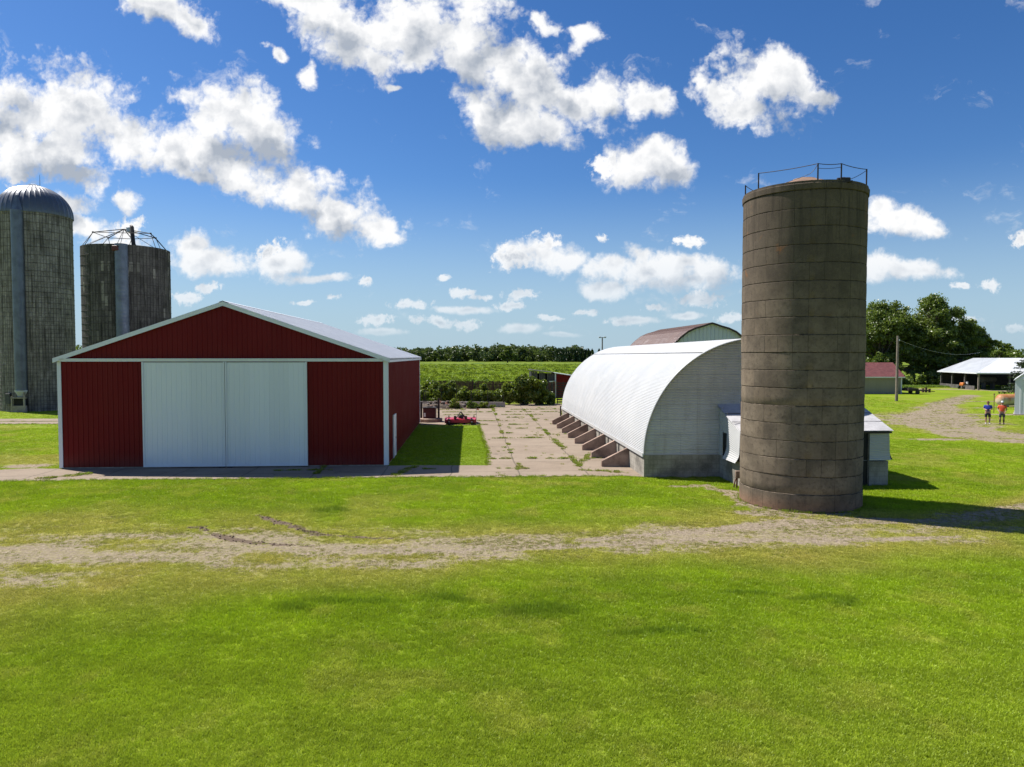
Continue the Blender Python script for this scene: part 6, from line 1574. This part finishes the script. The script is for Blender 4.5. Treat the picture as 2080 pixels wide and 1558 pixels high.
def person(loc, rz, label, shirt, shorts, shoe, hair, cap, hold, leg_dark):
    root = empty('person', loc, rz); tag(root, label, 'person', 'people standing on the lawn')
    skin = simple('skin', (0.42, 0.24, 0.17), 0.6, var=0.08)
    hipx = 0.105
    J = [(0, 0, 0.93, .17, .13), (0, 0.01, 1.12, .165, .125), (0, 0.02, 1.32, .18, .12), (0, 0.03, 1.45, .10, .085), (0, 0.015, 1.53, .062, .062), (0, -0.01 - 0.03 * hold, 1.63, .078, .095), (0, -0.012 - 0.035 * hold, 1.71, .072, .088)]
    E = [(0, 1), (1, 2), (2, 3), (3, 4), (4, 5), (5, 6)]
    for s_ in (-1, 1):
        b = len(J)
        J += [(s_ * hipx, 0, 0.86, .105, .11), (s_ * 0.115, -0.005, 0.50, .062, .066), (s_ * 0.12, 0.03, 0.30, .058, .062), (s_ * 0.12, 0.03, 0.09, .036, .04), (s_ * 0.125, -0.08, 0.045, .036, .032), (s_ * 0.13, -0.15, 0.035, .03, .022)]
        E += [(0, b), (b, b + 1), (b + 1, b + 2), (b + 2, b + 3), (b + 3, b + 4), (b + 4, b + 5)]
        b = len(J)
        if hold: J += [(s_ * 0.20, 0.02, 1.42, .062, .06), (s_ * 0.265, 0.03, 1.17, .046, .048), (s_ * 0.10, -0.26, 1.10, .03, .033), (s_ * 0.075, -0.31, 1.10, .026, .036)]
        else: J += [(s_ * 0.20, 0.02, 1.42, .062, .06), (s_ * 0.285, 0.03, 1.15, .046, .048), (s_ * 0.19, -0.15, 0.96, .032, .034), (s_ * 0.165, -0.19, 0.90, .024, .036)]
        E += [(2, b), (b, b + 1), (b + 1, b + 2), (b + 2, b + 3)]
        h = b + 3; hx, hy, hz_ = J[h][:3]
        for q in range(4):      # fingers
            f = len(J); off = (q - 1.5) * 0.019
            if hold: J += [(hx - s_ * 0.02, hy - 0.025, hz_ + off, .0095, .0095), (hx - s_ * 0.05, hy - 0.035, hz_ + off, .009, .009), (hx - s_ * 0.065, hy - 0.018, hz_ + off * .9, .008, .008)]
            else: J += [(hx - s_ * 0.01 + off * .3, hy + off, hz_ - 0.035, .0095, .0095), (hx - s_ * 0.015 + off * .3, hy + off - 0.005, hz_ - 0.075 - 0.008 * (q in (1, 2)), .009, .009), (hx - s_ * 0.028 + off * .3, hy + off, hz_ - 0.095 - 0.01 * (q in (1, 2)), .008, .008)]
            E += [(h, f), (f, f + 1), (f + 1, f + 2)]
        f = len(J)
        if hold: J += [(hx - s_ * .01, hy - 0.005, hz_ + 0.045, .011, .011), (hx - s_ * 0.035, hy - 0.015, hz_ + 0.055, .009, .009)]
        else: J += [(hx - s_ * 0.02, hy - 0.04, hz_ - 0.01, .011, .011), (hx - s_ * 0.03, hy - 0.055, hz_ - 0.04, .009, .009)]
        E += [(h, f), (f, f + 1)]
    skin_body('body', J, E, skin, root, 1)
    # face
    hy0 = -0.115 - 0.035 * hold
    f = MB(); f.prism([(-0.013, 1.625), (0.013, 1.625), (0.006, 1.67), (-0.006, 1.67)], 'y', hy0 - 0.018, hy0 + 0.03); f.build('nose', skin, root)
    f = MB(); f.box(-0.028, 0.028, hy0 - 0.004, hy0 + 0.02, 1.594, 1.602); f.build('mouth', M['dark'], root)
    for s_ in (-1, 1):
        f = MB(); f.lathe([(0.001, -.03), (0.014, -.02), (0.018, 0.01), (0.001, 0.035)], 8, c=(s_ * 0.082, -0.01 - 0.03 * hold, 1.655)); f.build('ear', skin, root)
        f = MB(); f.box(s_ * 0.034 - 0.014, s_ * 0.034 + 0.014, hy0 - 0.003, hy0 + 0.02, 1.668, 1.68); f.build('eye', M['dark'], root)
    if cap: f = MB(); f.box(-0.075, 0.075, hy0 - 0.012, hy0 + 0.02, 1.658, 1.69, bev=0.004); f.build('sunglasses', M['dark'], root)
    hm = MB(); yy_ = -0.008 - 0.03 * hold
    if cap:
        hm.lathe([(0.094, 1.70), (0.092, 1.75), (0.07, 1.80), (0.03, 1.822), (0.001, 1.826)], 20, c=(0, yy_, 0)); hm.prism([(-0.075, -0.08), (-0.06, -0.17), (0, -0.195), (0.06, -0.17), (0.075, -0.08)], 'z', 1.70, 1.712)
        hm.build('cap', M['white_flat'], root, smooth=40)
    hm = MB(); hm.lathe([(0.088, 1.60), (0.096, 1.66), (0.094, 1.72), (0.075, 1.775), (0.04, 1.795), (0.001, 1.80)], 20, c=(0, yy_ + 0.022, 0)); hm.build('hair', simple('hair', hair, 0.8), root, smooth=50)
    # clothes
    SJ = [(0, 0, 0.92, .185, .145), (0, 0.008, 1.12, .195, .15), (0, 0.018, 1.32, .20, .14), (0, 0.03, 1.455, .115, .095), (0, 0.02, 1.49, .075, .072)]
    SE = [(0, 1), (1, 2), (2, 3), (3, 4)]
    for s_ in (-1, 1):
        b = len(SJ); SJ += [(s_ * 0.205, 0.02, 1.42, .082, .08), (s_ * (0.25 if hold else 0.262), 0.026, 1.22, .072, .074)]; SE += [(2, b), (b, b + 1)]
    sh = skin_body('shirt', SJ, SE, shirt, root, 2)
    PJ = [(0, 0, 0.95, .175, .14), (0, 0, 0.88, .18, .14)]; PE = [(0, 1)]
    for s_ in (-1, 1):
        b = len(PJ); PJ += [(s_ * 0.11, 0, 0.80, .115, .12), (s_ * 0.118, 0, 0.52, .098, .10)]; PE += [(1, b), (b, b + 1)]
    skin_body('shorts', PJ, PE, shorts, root, 2)
    for s_ in (-1, 1):
        SJ = [(s_ * 0.12, 0.045, 0.05, .05, .048), (s_ * 0.125, -0.06, 0.045, .05, .042), (s_ * 0.13, -0.155, 0.035, .045, .032), (s_ * 0.12, 0.04, 0.11, .05, .05)]
        skin_body('shoe', SJ, [(0, 1), (1, 2), (0, 3)], shoe, root, 2)
        if leg_dark:
            skin_body('sock', [(s_ * 0.12, 0.032, 0.42, .066, .07), (s_ * 0.12, 0.03, 0.28, .064, .068), (s_ * 0.12, 0.03, 0.10, .044, .048)], [(0, 1), (1, 2)], leg_dark, root, 2)
    if hold:
        c_ = empty('remote_controller', (0, 0, 0)); 
        bpy.data.objects.remove(c_)
    return root
blue = simple('blue_polo', (0.020, 0.045, 0.36), 0.8, var=0.15); orange = simple('orange_shirt', (0.72, 0.10, 0.035), 0.8, var=0.12)
navy = simple('navy_shorts', (0.018, 0.02, 0.032), 0.85); slate = simple('slate_shorts', (0.065, 0.075, 0.085), 0.85)
p1 = person((37.09, 55.2, 0), R(-32), 'person in a blue polo shirt and dark shorts looking down at a handheld controller', blue, navy, M['white_flat'], (0.16, 0.08, 0.035), False, 1, None)
p2 = person((38.06, 55.0, 0), R(-32), 'person in an orange shirt, grey shorts and a pale cap, arms in front', orange, slate, M['dark'], (0.10, 0.07, 0.05), True, 0, simple('dark_socks', (0.05, 0.035, 0.03), 0.9))
rcn = MB(); rcn.box(-0.085, 0.085, -0.36, -0.27, 1.085, 1.125, bev=0.012); rcn.box(-0.06, 0.06, -0.37, -0.36, 1.12, 1.2); rcn.tube([(-0.06, -0.30, 1.12), (-0.06, -0.30, 1.15)], 0.01, 6); rcn.tube([(0.06, -0.30, 1.12), (0.06, -0.30, 1.15)], 0.01, 6)
o = rcn.build('remote_controller', M['dark']); o.location = (37.09, 55.2, 0); o.rotation_euler = (0, 0, R(-32)); tag(o, 'small dark remote controller held by the person in blue', 'controller')
